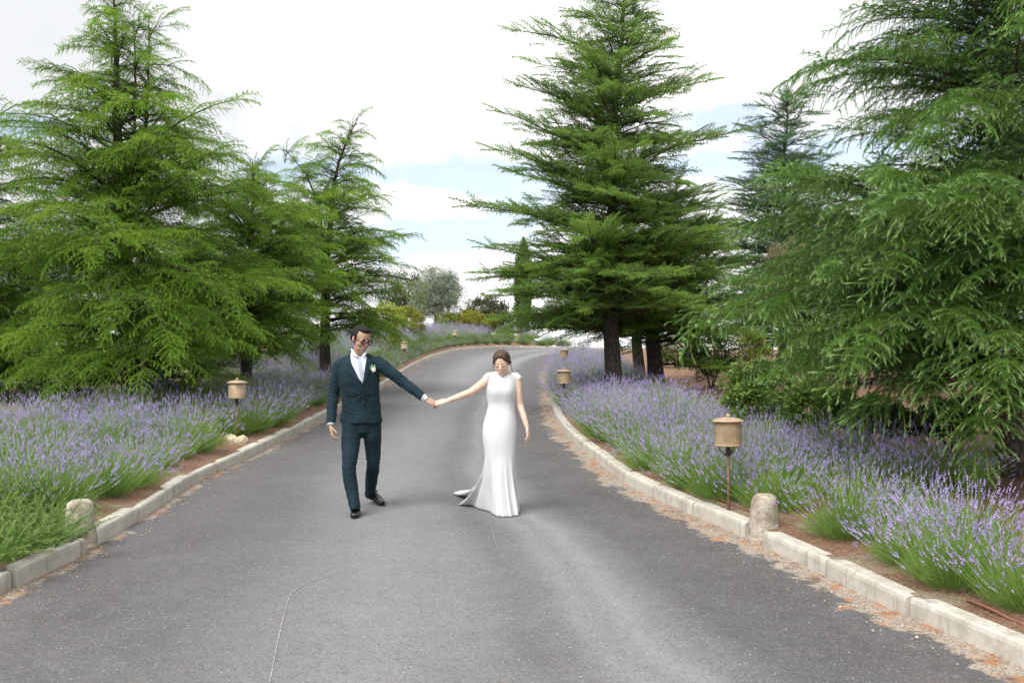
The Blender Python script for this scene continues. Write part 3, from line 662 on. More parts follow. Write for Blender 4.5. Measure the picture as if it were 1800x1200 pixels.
T('thin topped two pronged cedar left of the road behind the man', 24.5, [(573, 655), (572, 500), (580, 390), (592, 290), (628, 208)],
  [(208, 6), (240, 24), (300, 52), (350, 76), (400, 105), (450, 145), (500, 160), (560, 150), (600, 110)], (M_YEL, BARK_D), 'long', 125, seed=14, tw=.15, rise=(.5, .1), low=585,
  leaders=[dict(pts=[(572, 440), (556, 350), (538, 305), (500, 262)], nb=26, rs=.42, r=.045)])
T('dark green low cedar seen through the gaps behind the left trees', 27, [(330, 650), (330, 500), (332, 395)],
  [(395, 8), (440, 60), (500, 110), (560, 140), (620, 120)], (M_GRN, BARK_D), 'flat', 90, seed=15, tw=.12, low=620)
T('dark green cedar at far left behind the bushy edge cedar', 25, [(70, 670), (70, 520), (70, 430)],
  [(430, 10), (480, 90), (560, 150), (640, 160), (670, 100)], (M_GRN, BARK_D), 'flat', 90, seed=16, tw=.12, low=655)
# right side
T('tallest cedar in the middle right of the picture growing out of the lavender', 20.0, [(1080, 690), (1072, 560), (1075, 400), (1080, 200), (1095, 60), (1100, -70)],
  [(-70, 10), (-10, 40), (40, 52), (90, 78), (150, 105), (240, 128), (330, 142), (400, 160), (480, 185), (560, 180), (600, 130)], (M_CON, BARK_D), 'flat', 225, seed=21, tw=.18, rise=(.42, .04), low=566,
  extra=[(1078, 110, 0, 915, 40, -.5, .15), (1076, 225, 0, 908, 140, .3, .2), (1076, 290, 0, 890, 200, -.3, .2), (1076, 340, 0, 884, 262, .3, .25), (1076, 420, 0, 832, 366, -.4, .2), (1076, 500, 0, 868, 440, .2, .25),
         (1080, 200, 0, 1248, 128, .3, .2), (1078, 300, 0, 1280, 228, -.2, .25), (1078, 400, 0, 1262, 330, .2, .25), (1078, 480, 0, 1255, 400, -.6, .25), (1076, 540, 0, 882, 508, .3, .2), (1076, 580, 0, 893, 552, -.3, .2), (1076, 580, 0, 915, 578, .2, .2), (1076, 500, 0, 864, 470, -.4, .2), (1076, 160, 0, 960, 100, -.8, .2)])
T('leaning dark trunked cedar right of the tallest one with low spreading limbs', 21.5, [(1158, 698), (1146, 600), (1150, 480), (1180, 380), (1190, 325)],
  [(325, 8), (380, 60), (440, 105), (500, 140), (560, 160), (620, 165), (660, 120)], (M_CON, BARK_D), 'flat', 150, seed=22, tw=.2, rise=(.4, .03), low=604,
  extra=[(1155, 640, 0, 1300, 650, -1.2, .25), (1155, 600, 0, 1330, 590, -.6, .25)])
T('slimmer cedar standing right behind the leaning dark trunked one', 26, [(1124, 655), (1118, 560), (1240, 470), (1252, 380)],
  [(380, 8), (430, 50), (500, 90), (570, 110), (630, 90)], (M_GRN, BARK_D), 'flat', 90, seed=23, tw=.17, low=590)
T('distant symmetrical blue green cedar with pointed top against the sky', 30, [(1376, 640), (1376, 500), (1378, 300), (1386, 152)],
  [(152, 5), (190, 35), (260, 66), (330, 90), (390, 110), (450, 122), (520, 130), (600, 130)], (M_BLU, BARK_D), 'flat', 170, seed=24, tw=.15, rise=(.40, .0), low=600)
T('dark green cedar filling the gap behind the laurel bushes on the right', 24, [(1500, 660), (1500, 560), (1495, 430)],
  [(430, 8), (470, 50), (520, 100), (580, 130), (640, 130)], (M_GRN, BARK_D), 'flat', 110, seed=25, tw=.15, low=640)
T('large nearest cedar with drooping pale tipped boughs at the right edge', 10.4, [(1782, 900), (1772, 700), (1765, 400), (1762, 0), (1760, -330)],
  [(-330, 20), (-150, 130), (0, 200), (60, 235), (160, 225), (300, 215), (400, 280), (450, 400), (500, 500), (560, 490), (600, 440), (650, 350), (700, 260), (760, 160)], (M_NEAR, BARK), 'near', 150, seed=26, tw=.16, rise=(.48, .14), low=695,
  extra=[(1765, 160, 0, 1440, 110, -.3, .6), (1765, 60, 0, 1540, 20, .4, .6), (1765, 520, 0, 1262, 530, -.4, .35), (1765, 500, 0, 1320, 470, .8, .4), (1770, 640, 0, 1400, 630, -.7, .6), (1770, 400, 0, 1640, 430, -2.2, 1), (1770, 540, 0, 1600, 560, -2.3, 1), (1770, 540, 0, 1760, 610, -2.7, 1), (1770, 660, 0, 1640, 700, -1.9, 1), (1770, 300, 0, 1700, 330, -2.4, 1), (1770, 180, 0, 1660, 190, -2.0, 1), (1770, 480, 0, 1830, 470, -2.6, 1)])
print('TREES', TREES)
# --- leafy clumps for broadleaf plants
def leaf_cloud(name, seed, clumps, per, L, W, mat, inner=.0, up=.3, tipv=True):
    """clumps: list of (centre, radius); leaves are folded diamonds pointing outwards"""
    r = np.random.RandomState(seed); V = []; T = []
    for c, rad in clumps:
        n = per; u = r.normal(size=(n, 3)); u /= np.linalg.norm(u, axis=1)[:, None]; rr_ = (r.rand(n)**.45)[:, None]; P = np.array(c) + u*np.array(rad)*rr_
        d = u*.9 + r.normal(0, .55, (n, 3)) + np.array((0, 0, up)); d /= np.linalg.norm(d, axis=1)[:, None]; s = np.cross(d, r.normal(size=(n, 3))); s /= np.linalg.norm(s, axis=1)[:, None]; nn = np.cross(s, d)
        l = L*r.uniform(.6, 1.2, n)[:, None]; w_ = W*r.uniform(.7, 1.2, n)[:, None]*.5
        q = np.stack([P, P + d*l*.45 + s*w_ + nn*w_*.35, P + d*l, P + d*l*.45 - s*w_ + nn*w_*.35], 1); V.append(q.reshape(-1, 3)); T.append(np.repeat(rr_.ravel()**3 * r.uniform(.2, 1, n), 4))
    V = np.vstack(V); n = len(V)//4; b = np.arange(n)[:, None]*4
    Fc = np.vstack([b + np.array((0, 1, 2)), b + np.array((0, 2, 3))])
    return mesh_np(name, V, Fc, mat, False, dict(tip=np.concatenate(T)))
def blob_clumps(r, n, rx, ry, rz, cz, cr, shell=.55, flat=0):
    o = []
    while len(o) < n:
        u = r.normal(size=3); u /= np.linalg.norm(u); k = shell + (1-shell)*r.rand()
        if u[2] < -.75: continue
        s = cr*r.uniform(.6, 1.35); o.append(((u[0]*rx*k, u[1]*ry*k, cz + u[2]*rz*k), (s, s, s*.8)))
    return o
LM = dict(olive=leafy('olive_leaves', (.080, .105, .070), (.20, .235, .165), (.36, .40, .31), .25, .6, .6),
          photinia=leafy('photinia_leaves', (.12, .17, .02), (.29, .33, .045), (.48, .33, .08), .35, .45, .5, tipw=.6),
          photinia_green=leafy('photinia_green_leaves', (.09, .16, .02), (.24, .32, .035), (.48, .50, .08), .35, .45, .5),
          oak=leafy('dark_oak_leaves', (.030, .040, .018), (.075, .085, .040), (.20, .20, .13), .2, .5, .5, tipw=.6),
          laurel=leafy('laurel_leaves', (.025, .065, .014), (.085, .165, .028), (.25, .36, .08), .3, .38, 1.4, tipw=.8),
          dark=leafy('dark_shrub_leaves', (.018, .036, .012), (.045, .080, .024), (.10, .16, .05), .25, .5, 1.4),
          brownish=leafy('dry_shrub_leaves', (.085, .085, .04), (.19, .18, .09), (.33, .30, .17), .25, .6, 1.0),
          cyp=leafy('cypress_leaves', (.035, .070, .025), (.085, .145, .045), (.11, .17, .06), .15, .7, 1.0))
def shrub(label, px, row0, row1, hw, d, mat, leaf=(.06, .026), n=40, per=130, seed=0, cat='shrub', name='shrub', group=None, crv=.30, depth=1.0):
    """crown between rows row0 (top) and row1 (bottom) at depth d, half width hw px"""
    r = np.random.RandomState(seed+100); k = d/FPX; x = F(px, 600, d).x; zt = F(px, row0, d).z; g = zg(x, d); zb = min(F(px, row1, d).z, g+.15 if row1 > 9000 else 1e9); zb = max(zb, g)
    rx = hw*k; rz = (zt-zb)/2; e = empty(name, (x, d, g), label=label, cat=cat, group=group)
    st = MB()
    for j in range(6):
        a = r.uniform(0, 6.28); st.tube([(0, 0, -.1), (math.cos(a)*rx*.2, math.sin(a)*rx*.2, (zb-g)+rz*.5), (math.cos(a)*rx*.55, math.sin(a)*rx*.55, (zb-g)+rz*1.4)], [.02, .014, .006], 6, dome=False)
    obj('stem', st.mesh('stem', BARK_D), e)
    obj('foliage', leaf_cloud('foliage', seed, blob_clumps(r, n, rx, rx*depth, rz, zb-g+rz, min(rx, rz)*crv, .45), per, leaf[0], leaf[1], mat), e)
    return e
def trunk_tree(label, px, row0, row1, hw, d, mat, trow, tw, leaf, n, per, seed, name, crv=.26, shell=.5):
    r = np.random.RandomState(seed); k = d/FPX; x = F(px, 600, d).x; g = zg(x, d); zt = F(px, row0, d).z; zb = F(px, row1, d).z; rx = hw*k; rz = (zt-zb)/2; zc = (zt+zb)/2 - g
    e = empty(name, (x, d, g), label=label, cat='tree'); mb = MB(); mb.tube([(0, 0, -.4), (0, 0, .3), (.06, 0, zc-rz*.7), (.0, 0, zc)], [tw*1.4, tw, tw*.85, tw*.4], 12, dome=False)
    for j in range(9):
        a = r.uniform(0, 6.28); mb.tube([(0, 0, zc-rz*.7), (math.cos(a)*rx*.35, math.sin(a)*rx*.35, zc-rz*.1), (math.cos(a)*rx*.75, math.sin(a)*rx*.75, zc+rz*r.uniform(0, .5))], [tw*.5, tw*.3, .015], 7, dome=False)
    obj('trunk', mb.mesh('trunk', BARK_D), e); obj('crown', leaf_cloud('crown', seed, blob_clumps(r, n, rx, rx, rz, zc, min(rx, rz)*crv, shell), per, leaf[0], leaf[1], mat), e)
trunk_tree('round grey green olive tree with dark trunk above the far lavender', 766, 474, 574, 50, 61, LM['olive'], 580, .19, (.13, .045), 150, 150, 1, 'olive_tree', .26)
trunk_tree('dark spreading oak in the distance right of the olive tree', 858, 520, 590, 42, 78, LM['oak'], 580, .2, (.19, .10), 80, 110, 2, 'oak_tree', .26, .5)
trunk_tree('dark dense tree half hidden behind the left side of the olive tree', 712, 478, 580, 44, 70, LM['oak'], 580, .2, (.15, .08), 60, 100, 3, 'oak_tree', .26, .5)
trunk_tree('small olive brown tree below the distant pointed cedar', 1392, 418, 520, 46, 23.5, LM['brownish'], 640, .07, (.06, .02), 60, 130, 4, 'small_tree', .3)
def cypress(px, row0, hw, d, label):
    x = F(px, 600, d).x; g = zg(x, d); zt = F(px, row0, d).z; H = zt-g; rx = hw*d/FPX; r = np.random.RandomState(9); cl = []
    for i in range(150):
        f = r.rand(); a = r.uniform(0, 6.28); rr_ = rx*min(1, (1-f)*3.2+.1)*min(1, .55+f*3)*r.uniform(.5, .95); cl.append(((math.cos(a)*rr_, math.sin(a)*rr_, .3+f*(H-.3)), (.16, .16, .42)))
    e = empty('cypress_tree', (x, d, g), label=label, cat='tree'); obj('trunk', MB().tube([(0,0,-.3), (0,0,H*.6)], [.12, .04], 8, dome=False).mesh('trunk', BARK_D), e)
    obj('crown', leaf_cloud('crown', 9, cl, 190, .13, .05, LM['cyp'], up=1.2), e)
cypress(920, 425, 15, 62.5, 'narrow dark column shaped cypress beside the tallest right cedar')
YG = 'yellow green shrubs behind the far lavender'
shrub('orange tinged yellow shrub left of the olive trunk, under the dark tree', 716, 538, 592, 32, 47, LM['photinia'], (.10, .05), 30, 110, 1, group=YG)
shrub('green shrub just right of the olive trunk', 787, 546, 588, 21, 60, LM['photinia_green'], (.12, .06), 40, 130, 2, group=YG)
shrub('broad golden shrub in the middle of the far row', 822, 545, 588, 24, 60, LM['photinia'], (.12, .06), 46, 130, 3, group=YG)
shrub('orange topped shrub right of the broad golden one in the far row', 857, 552, 588, 20, 60.5, LM['photinia'], (.12, .06), 40, 130, 4, group=YG)
shrub('smallest yellow shrub at the right end of the far row', 888, 572, 596, 13, 61, LM['photinia'], (.10, .05), 22, 100, 5, group=YG)
shrub('wide dark hedge seen through the gaps below the tall left cedar', 220, 545, 690, 120, 26, LM['dark'], (.09, .04), 70, 120, 21)
shrub('wide dim green hedge below the smaller rounded cedar', 420, 560, 670, 90, 27, LM['laurel'], (.09, .04), 60, 120, 22)
shrub('low dark undergrowth directly behind the near left lavender, left part', 60, 655, 745, 90, 15.6, LM['dark'], (.06, .026), 40, 120, 23)
shrub('low dark undergrowth directly behind the near left lavender beside the tall cedar trunk', 275, 650, 735, 60, 16.8, LM['dark'], (.06, .026), 34, 120, 24)
shrub('bright green leafy shrub behind the head of the man', 668, 520, 640, 44, 38, LM['photinia_green'], (.10, .05), 40, 120, 6)
shrub('dim green thicket behind the two pronged cedar', 520, 560, 665, 66, 29, LM['laurel'], (.09, .04), 44, 120, 7)
shrub('dim undergrowth bush right of the tall left cedar trunk', 330, 600, 700, 70, 21, LM['dark'], (.07, .03), 40, 110, 8)
shrub('dim undergrowth bush left of the tall left cedar trunk', 130, 610, 720, 90, 19, LM['dark'], (.07, .03), 44, 120, 9)
shrub('dark undergrowth bush at the left picture edge', -30, 590, 725, 70, 18, LM['laurel'], (.07, .03), 44, 110, 10)
shrub('bright yellow green laurel bush behind the perforated lamp', 1335, 640, 765, 62, 14, LM['laurel'], (.085, .034), 54, 110, 11)
shrub('glossy laurel bush right of the bright yellow green one', 1440, 668, 800, 66, 12.6, LM['laurel'], (.085, .034), 54, 110, 12)
shrub('dark shaded shrub under the nearest cedar, left one', 1540, 700, 835, 62, 12.2, LM['dark'], (.06, .028), 44, 120, 13)
shrub('dark shaded shrub under the nearest cedar behind its trunk', 1670, 690, 850, 80, 12.4, LM['dark'], (.06, .028), 50, 120, 14)
shrub('dark shaded shrub at the right picture edge behind the nearest trunk', 1830, 680, 880, 80, 11.8, LM['dark'], (.06, .028), 50, 120, 15)
shrub('dense dark bush beyond the brown clearing on the right', 1250, 585, 672, 60, 24, LM['dark'], (.08, .035), 44, 120, 16)
shrub('yellowish bush behind the dark railing', 1318, 580, 650, 34, 27, LM['photinia_green'], (.08, .035), 30, 110, 17)
shrub('dim green bush filling the background right of the railing', 1430, 560, 690, 80, 22, LM['laurel'], (.08, .035), 50, 120, 18)
shrub('grey green bush beyond the trunks in the middle right', 1190, 600, 660, 50, 33, LM['brownish'], (.09, .035), 36, 100, 19)
shrub('dark green bush beyond the nearest cedar, far right background', 1620, 520, 700, 110, 19, LM['dark'], (.08, .035), 60, 130, 20)

# --- lavender
M_LAVST = leafy('lavender_stems', (.095, .185, .035), (.21, .34, .070), (.26, .37, .11), .3, .6, 1.5, tipw=.5)
def mat_spike():
    t = NT('lavender_flowers'); oi = t.n('ShaderNodeObjectInfo').outputs['Random']; f = t.noise(19, 3); c = t.mix(t.rng(f, .35, .65), (.19, .135, .38), (.42, .32, .66)); c = t.mix(t.rng(t.noise(1.1, 2), .45, .65), c, (.35, .29, .50))
    t.col(c); t.set(Roughness=.8); return t.m
M_SPK = mat_spike()
def lavender_meshes(seed, R0=.50, H=.56, nst=430, lean=(0, 0), fl=1.0, spread=58):
    r = np.random.RandomState(seed); V = []; T = []; SV = []
    def strip(P, w0, w1, tipv):
        P = np.array(P); n = len(P); d = unit(P[-1]-P[0]); s = unit(np.cross(d, r.normal(size=3))); 
        for i in range(n-1):
            wa = w0 + (w1-w0)*i/(n-1); wb = w0 + (w1-w0)*(i+1)/(n-1); a, b = P[i], P[i+1]
            V.append(np.array((a-s*wa, a+s*wa, b+s*wb, a-s*wa, b+s*wb, b-s*wb))); T.append(np.full(6, tipv*(i+.5)/n))
    octv = np.array(((1,0,0), (-1,0,0), (0,1,0), (0,-1,0), (0,0,1), (0,0,-1)), float); oct_i = np.array(((0,2,4),(2,1,4),(1,3,4),(3,0,4),(2,0,5),(1,2,5),(3,1,5),(0,3,5)))
    for i in range(nst):
        th = R(spread)*1.1*math.sqrt(r.rand())*1.02; ph = r.uniform(0, 6.283); d = np.array((math.sin(th)*math.cos(ph)+lean[0], math.sin(th)*math.sin(ph)+lean[1], math.cos(th))); d = unit(d)
        b = np.array((d[0]*R0*.35 + r.normal(0, .05), d[1]*R0*.35 + r.normal(0, .05), .02)); L = H*(.52+.62*r.rand()**.8)*(1-.08*(th/R(60))**2)
        P = [b]; dd = d.copy()
        for j in range(3): dd = unit(dd + np.array((0, 0, .10 if j < 2 else -.05)) + r.normal(0, .05, 3)); P.append(P[-1] + dd*L/3)
        strip(P, .0017, .0012, .8)
        if r.rand() < fl:
            p = P[-1]; l = r.uniform(.035, .075); nw_ = 3 + int(l > .055)
            for j in range(nw_):
                c = p + dd*(l*j/nw_) + r.normal(0, .0012, 3); s = (.0073 - .0012*j)*r.uniform(.8, 1.25); SV.append((octv*np.array((s, s, s*1.2)) + c)[oct_i].reshape(-1, 3))
            if r.rand() < .3: c = p - dd*.028; SV.append((octv*.006 + c)[oct_i].reshape(-1, 3))
    for i in range(2300):       # grey green leaves making the low dome
        th = R(82)*math.sqrt(r.rand()); ph = r.uniform(0, 6.283); d = unit(np.array((math.sin(th)*math.cos(ph), math.sin(th)*math.sin(ph), math.cos(th)+.15))); k = r.uniform(.25, 1)
        b = np.array((d[0]*R0*.80*k, d[1]*R0*.80*k, max(.01, d[2]*.34*k))); L = r.uniform(.06, .14); dd = unit(d + r.normal(0, .35, 3) + np.array((0, 0, .5))); s = unit(np.cross(dd, r.normal(size=3)))*.0028
        V.append(np.array((b-s, b+s, b+dd*L))); T.append(np.array((0, 0, .5)))
    V = np.vstack(V); T = np.concatenate(T); SV = np.vstack(SV) if SV else np.zeros((0, 3))
    a = mesh_np('stems', V, np.arange(len(V)).reshape(-1, 3), M_LAVST, False, dict(tip=T)); b = mesh_np('flower_spikes', SV, np.arange(len(SV)).reshape(-1, 3), M_SPK)
    return a, b
LAV = [lavender_meshes(200+i, .50, .58, 440, (0, 0), (.78, .56, .68, .48, .72)[i]) for i in range(5)]
LAVG = [lavender_meshes(220+i, .46, .42, 420, (0, 0), .10, 66) for i in range(2)]
M_LAVG = leafy('grey_green_lavender', (.075, .125, .050), (.18, .25, .10), (.24, .31, .14), .3, .6, 1.5, tipw=.5)
for a_, b_ in LAVG: a_.materials[0] = M_LAVG
def lavender(x, y, label, s=1., group=None, kind=None, tilt=(0, 0)):
    a, b = random.choice(kind or LAV); e = empty('lavender_bush', (x, y, zg(x, y)-.02), (tilt[0], tilt[1], random.uniform(0, 6.28)), label=label, cat='lavender bush', group=group); e.scale = (s, s, s*random.uniform(.92, 1.1))
    obj('stems', a, e); obj('flower_spikes', b, e); return e
ORD = 'first second third fourth fifth sixth seventh eighth ninth tenth eleventh twelfth thirteenth fourteenth fifteenth sixteenth seventeenth eighteenth nineteenth twentieth'.split()
def line_bushes(P, side, y0, y1, rows, group, label, sp=.55, stop=None, scale=1.0, skip=(), ordl=None):
    acc = []
    for ri, t in enumerate(rows):
        i = 0.0; k = 0
        while i < len(P)-2:
            q, d = offs(P, i, -t*side)
            if y0 <= q[1] <= y1 and (stop is None or q[0] < stop):
                x = q[0] + random.uniform(-.12, .12); y = q[1] + random.uniform(-.12, .12)
                if all(math.hypot(x-a, y-b) > c for a, b, c in skip):
                    lb = ordl[ri].replace('#', ORD[k]) if ordl and k < 20 else label; k += 1
                    lavender(x, y, lb, scale*random.uniform(.82, 1.22), group, tilt=(R(random.uniform(-6, 2)), R(random.uniform(-4, 4)))); acc.append((x, y))
            i += sp/.25*random.uniform(.85, 1.15)
    return acc
lampL = (lx(417, 14.3)+.12, 13.85, .72)
n1_ = line_bushes(LK, -1, 8.6, 15.8, (.50, 1.25, 2.05, 2.9), 'lavender of the near left bed', 'flowering lavender bush in the near left bed', .64, scale=.86, skip=[lampL], ordl=['# lavender bush past the left bollard, kerb row of the near left bed', '# lavender bush from the front in the second row behind the left kerb', '# lavender bush from the front in the third row behind the left kerb', '# lavender bush from the front in the back row below the tall left cedar'])
n2_ = line_bushes(LK, -1, 15.8, 30, (.52, 1.3, 2.05), 'lavender of the left bed beyond the plain lamp', 'flowering lavender bush in the left bed between the plain lamp and the man', .78, scale=.92)
n3_ = line_bushes(LK, -1, 30, 80, (1.5, 2.2, 2.9), 'lavender on the far bank', 'flowering lavender bush on the far bank round the road bend', 1.15, stop=3.2, scale=1.15)
# rounder, hardly flowering bushes along the far kerb
i = 150.0
while i < len(LK)-2:
    q, d = offs(LK, i, .48)
    if q[1] > 27 and q[0] < 3.6: lavender(q[0], q[1], 'round green lavender bush, barely in flower, right behind the far kerb', random.uniform(1.05, 1.4), 'green lavender at the far kerb', kind=LAVG)
    i += random.uniform(4.2, 5.4)
n4_ = line_bushes(RK, 1, 6.9, 13.5, (.44, 1.15), 'lavender of the near right bed', 'flowering lavender bush in the near right bed', .70, scale=.84, ordl=['# lavender bush beyond the separate front one, kerb row of the right bed', '# lavender bush from the front in the second row of the right bed'], skip=[(2.9, 6.4, .5), (BOL[1][0]+.1, BOL[1][1], .40), (lx(1279, 8.97), 8.97, .42)])
n5_ = line_bushes(RK, 1, 8.8, 17.5, (1.85, 2.5), 'lavender of the right bed, back rows', 'flowering lavender bush at the back of the right bed', .75, scale=.84, ordl=['# lavender bush from the front in the third row of the right bed', '# lavender bush from the front in the back row before the laurels'])
n6_ = line_bushes(RK, 1, 13.5, 38, (.45, 1.1), 'lavender of the right bed up the bend', 'flowering lavender bush in the right bed along the kerb bend', .74)
n7_ = line_bushes(RK, 1, 17.5, 36, (1.9,), 'lavender of the right bed up the bend', 'flowering lavender bush in the right bed along the kerb bend', .75, skip=[(2.05, 20, .35), (lx(1158, 21.5), 21.5, .5)])
lavender(*gp(1682, 1035, .12), 'separate flowering lavender bush at the right front corner on bare soil', .9)
lavender(*gp(1815, 1075, .12), 'lavender bush cut by the right picture edge, frontmost', .8)
print('LAV', len(n1_), len(n2_), len(n3_), len(n4_), len(n5_), len(n6_), len(n7_))
# --- rosemary at the front left: bright curved shoots
M_ROS = leafy('rosemary_leaves', (.060, .14, .025), (.15, .27, .05), (.34, .46, .16), .35, .55, 2.0, tipw=.7)
def rosemary_mesh(seed):
    r = np.random.RandomState(seed); V = []; T = []
    for i in range(230):
        a = r.uniform(0, 6.283); k = math.sqrt(r.rand()); p = np.array((math.cos(a)*k*.30, math.sin(a)*k*.30, .04)); d = unit(np.array((math.cos(a)*k*1.1, math.sin(a)*k*1.1, 1.0)) + r.normal(0, .25, 3))
        needle_twig(r, V, T, p, d, r.uniform(.20, .42), 230, .027, .0060, r.uniform(-.1, 1.1), 0, .5)
    V = np.vstack(V); return mesh_np('foliage', V, np.arange(len(V)).reshape(-1, 3), M_ROS, False, dict(tip=np.concatenate(T)))
RO = [rosemary_mesh(1), rosemary_mesh(2)]
for k, (px, row, s, lab) in enumerate(((80, 925, .8, 'bright green rosemary clump touching the left bollard'), (40, 960, 1.1, 'bright green rosemary clump left of the bollard by the kerb'), (40, 905, 1.15, 'bright green rosemary clump behind, under the lavender edge'),
      (-40, 985, 1.1, 'bright green rosemary clump cut by the left picture edge'), (-40, 915, 1.2, 'taller bright green rosemary clump at the left picture edge'), (85, 880, 1.0, 'bright green rosemary clump behind the left bollard'), (-90, 850, 1.2, 'bright green rosemary clump outside the lavender at far left'))):
    x, y = gp(px, row, .15); e = empty('rosemary_bush', (x, y, zg(x, y)-.02), (0, 0, k*1.3), label=lab, cat='rosemary', group='rosemary clumps at the front left'); e.scale = (s, s, s*.9); obj('foliage', RO[k % 2], e)
# straw coloured dry grass among the near left lavender and on the clearing
def dry_grass():
    r = np.random.RandomState(5); V = []
    for i in range(7000):
        q = r.rand()
        if q < .35: x, y = r.uniform(-9, -6.2), r.uniform(12, 19)
        elif q < .6: x, y = F(r.uniform(330, 420), 600, 1).x*1, 0; d = r.uniform(15.5, 21); x = F(r.uniform(330, 450), 600, d).x; y = d
        elif q < .8: x, y = r.uniform(-7, -4.6), r.uniform(8, 12)
        else: d = r.uniform(20, 34); x = F(r.uniform(1150, 1330), 600, d).x; y = d
        z = 0; L = r.uniform(.1, .32); d = unit(np.array((r.normal(0, .5), r.normal(0, .5), 1))); s = unit(np.cross(d, r.normal(size=3)))*.0022; V.append((x, y, L, d, s))
    zz = zground(np.array([v[0] for v in V]), np.array([v[1] for v in V])); W = []
    for (x, y, L, d, s), z in zip(V, zz): p = np.array((x, y, z)); W += [p-s, p+s, p+d*L]
    t = NT('dry_grass'); t.col(t.mix(t.rng(t.noise(3, 3), .4, .6), (.30, .24, .10), (.52, .44, .25))); t.set(Roughness=.8)
    obj('dry_grass', mesh_np('dry_grass', np.array(W), np.arange(len(W)).reshape(-1, 3), t.m), kind='stuff', label='straw coloured dry grass under the trees on both sides')
dry_grass()
# weeds: flat green patch growing on the road edge near the bend
def tuft(px, row, w_, n, label, h=.06, mat=None):
    x0, y0 = gp(px, row); y0 = min(y0, 45); r = np.random.RandomState(int(px)); W = []
    for i in range(n):
        x = x0 + r.normal(0, w_); y = y0 + r.normal(0, w_*.8); p = np.array((x, y, float(zroad(x, y)))); d = unit(np.array((r.normal(0, .8), r.normal(0, .8), 1))); s = unit(np.cross(d, r.normal(size=3)))*.006; W += [p-s, p+s, p+d*h*r.uniform(.5, 1.3)]
    obj('weed', mesh_np('weed', np.array(W), np.arange(len(W)).reshape(-1, 3), mat or LM['brownish']), kind='stuff', label=label)
tuft(984, 641, .28, 700, 'flat olive green weeds on the road at the bend', .10)
# --- railing behind the right trees, wire fence posts past the far lavender
def railing():
    d = 24.5; a = F(1300, 606, d); b = F(1345, 606, d); g = zg(a.x, d); e = empty('railing', (a.x, d, g), label='short dark metal railing beyond the brown clearing on the right', cat='railing')
    h = a.z-g; L = b.x-a.x+.5; obj('top_rail', MB().box((L/2, 0, h), (L/2, .02, .02)).mesh('top_rail', IRON, False), e); obj('bottom_rail', MB().box((L/2, 0, .15), (L/2, .015, .015)).mesh('bottom_rail', IRON, False), e)
    me = MB().tube([(0,0,0), (0,0,h)], [.011, .011], 6, dome=False).mesh('baluster', IRON)
    for i in range(8): o = obj('baluster', me, e); o.location = (L*i/7, 0, 0)
railing()
GALV = simple('galvanised', (.34, .35, .36), .5, .2, 9, metal=.4)
fe = empty('wire_fence', (F(935, 600, 63).x, 63, zg(F(935, 600, 63).x, 63)), label='thin grey wire fence beyond the end of the far lavender', cat='fence'); bpy.context.view_layer.update()
fp = []
for px in (936, 961, 985, 1010, 1034):
    x = F(px, 600, 63).x; z = zg(x, 63); zt = F(px, 588, 63).z; fp.append((x, 63, zt)); me = MB().tube([(0, 0, z-zt-.3), (0, 0, 0)], [.035, .035], 8, dome=False).mesh('fence_post', GALV); o = obj('fence_post', me, fe); o.matrix_parent_inverse = fe.matrix_world.inverted(); o.location = (x, 63, zt)
for dz in (.1, .45, .8):
    o = obj('wire', MB().tube([(a, b, c-dz) for a, b, c in fp], [.006]*len(fp), 4, dome=False).mesh('wire', GALV), fe); o.matrix_parent_inverse = fe.matrix_world.inverted()

# ================================================================== PEOPLE
def skin_mat(name, c):
    t = NT(name); n_ = t.noise(18, 4); t.col(t.mix(t.rng(n_, .35, .65), tuple(q*.92 for q in c), tuple(min(1, q*1.08) for q in c))); t.set(Roughness=.48, Subsurface_Weight=.12, Subsurface_Scale=.01); t.b.inputs['Subsurface Radius'].default_value = (1, .35, .2); return t.m
def cloth_mat(name, c, rough=.8, var=.12, sheen=.15, weave=500):
    t = NT(name); n_ = t.noise(6, 5); t.col(t.mix(t.rng(n_, .3, .7), tuple(q*(1-var) for q in c), tuple(min(1, q*(1+var)) for q in c))); t.bump(t.noise(weave, 2), .12, .002); t.set(Roughness=rough, Sheen_Weight=sheen, Specular_IOR_Level=.2); return t.m
SK_M = skin_mat('skin_tan', (.35, .215, .155)); SK_F = skin_mat('skin_fair', (.60, .41, .32))
SUIT = cloth_mat('teal_suit', (.0072, .0215, .031), .85, .18, .02); TROU = cloth_mat('teal_trousers', (.0062, .0185, .027), .85, .18, .02)
SHIRT = cloth_mat('white_shirt', (.55, .57, .66), .8, .04); TIE = cloth_mat('pale_blue_tie', (.33, .37, .45), .6, .08)
HAIR_M = simple('black_hair', (.006, .005, .0045), .65, .4, 60, .5); HAIR_F = simple('brown_hair', (.062, .036, .023), .5, .35, 60, .5)
for _m in (HAIR_M, HAIR_F): _m.node_tree.nodes['Principled BSDF'].inputs['Specular IOR Level'].default_value = .25
SHOE = NT('black_leather'); SHOE.col((.012, .012, .014)); SHOE.set(Roughness=.3, Specular_IOR_Level=.6); SHOE = SHOE.m
LIPM = simple('lips_male', (.24, .12, .095), .5, .1); LIPF = simple('lips_female', (.42, .12, .11), .4, .1); EYEW = simple('eye_white', (.7, .68, .65), .3, .05); IRIS = simple('iris_dark', (.02, .012, .01), .2, .1)
BLKM = simple('black_frame', (.006, .006, .007), .7, .1); BLKM.node_tree.nodes['Principled BSDF'].inputs['Specular IOR Level'].default_value = .15
DRESS = NT('white_dress_crepe'); DRESS.col(DRESS.mix(DRESS.rng(DRESS.noise(3, 3), .3, .7), (.49, .505, .53), (.53, .545, .565))); DRESS.set(Roughness=.9, Specular_IOR_Level=.15); DRESS = DRESS.m

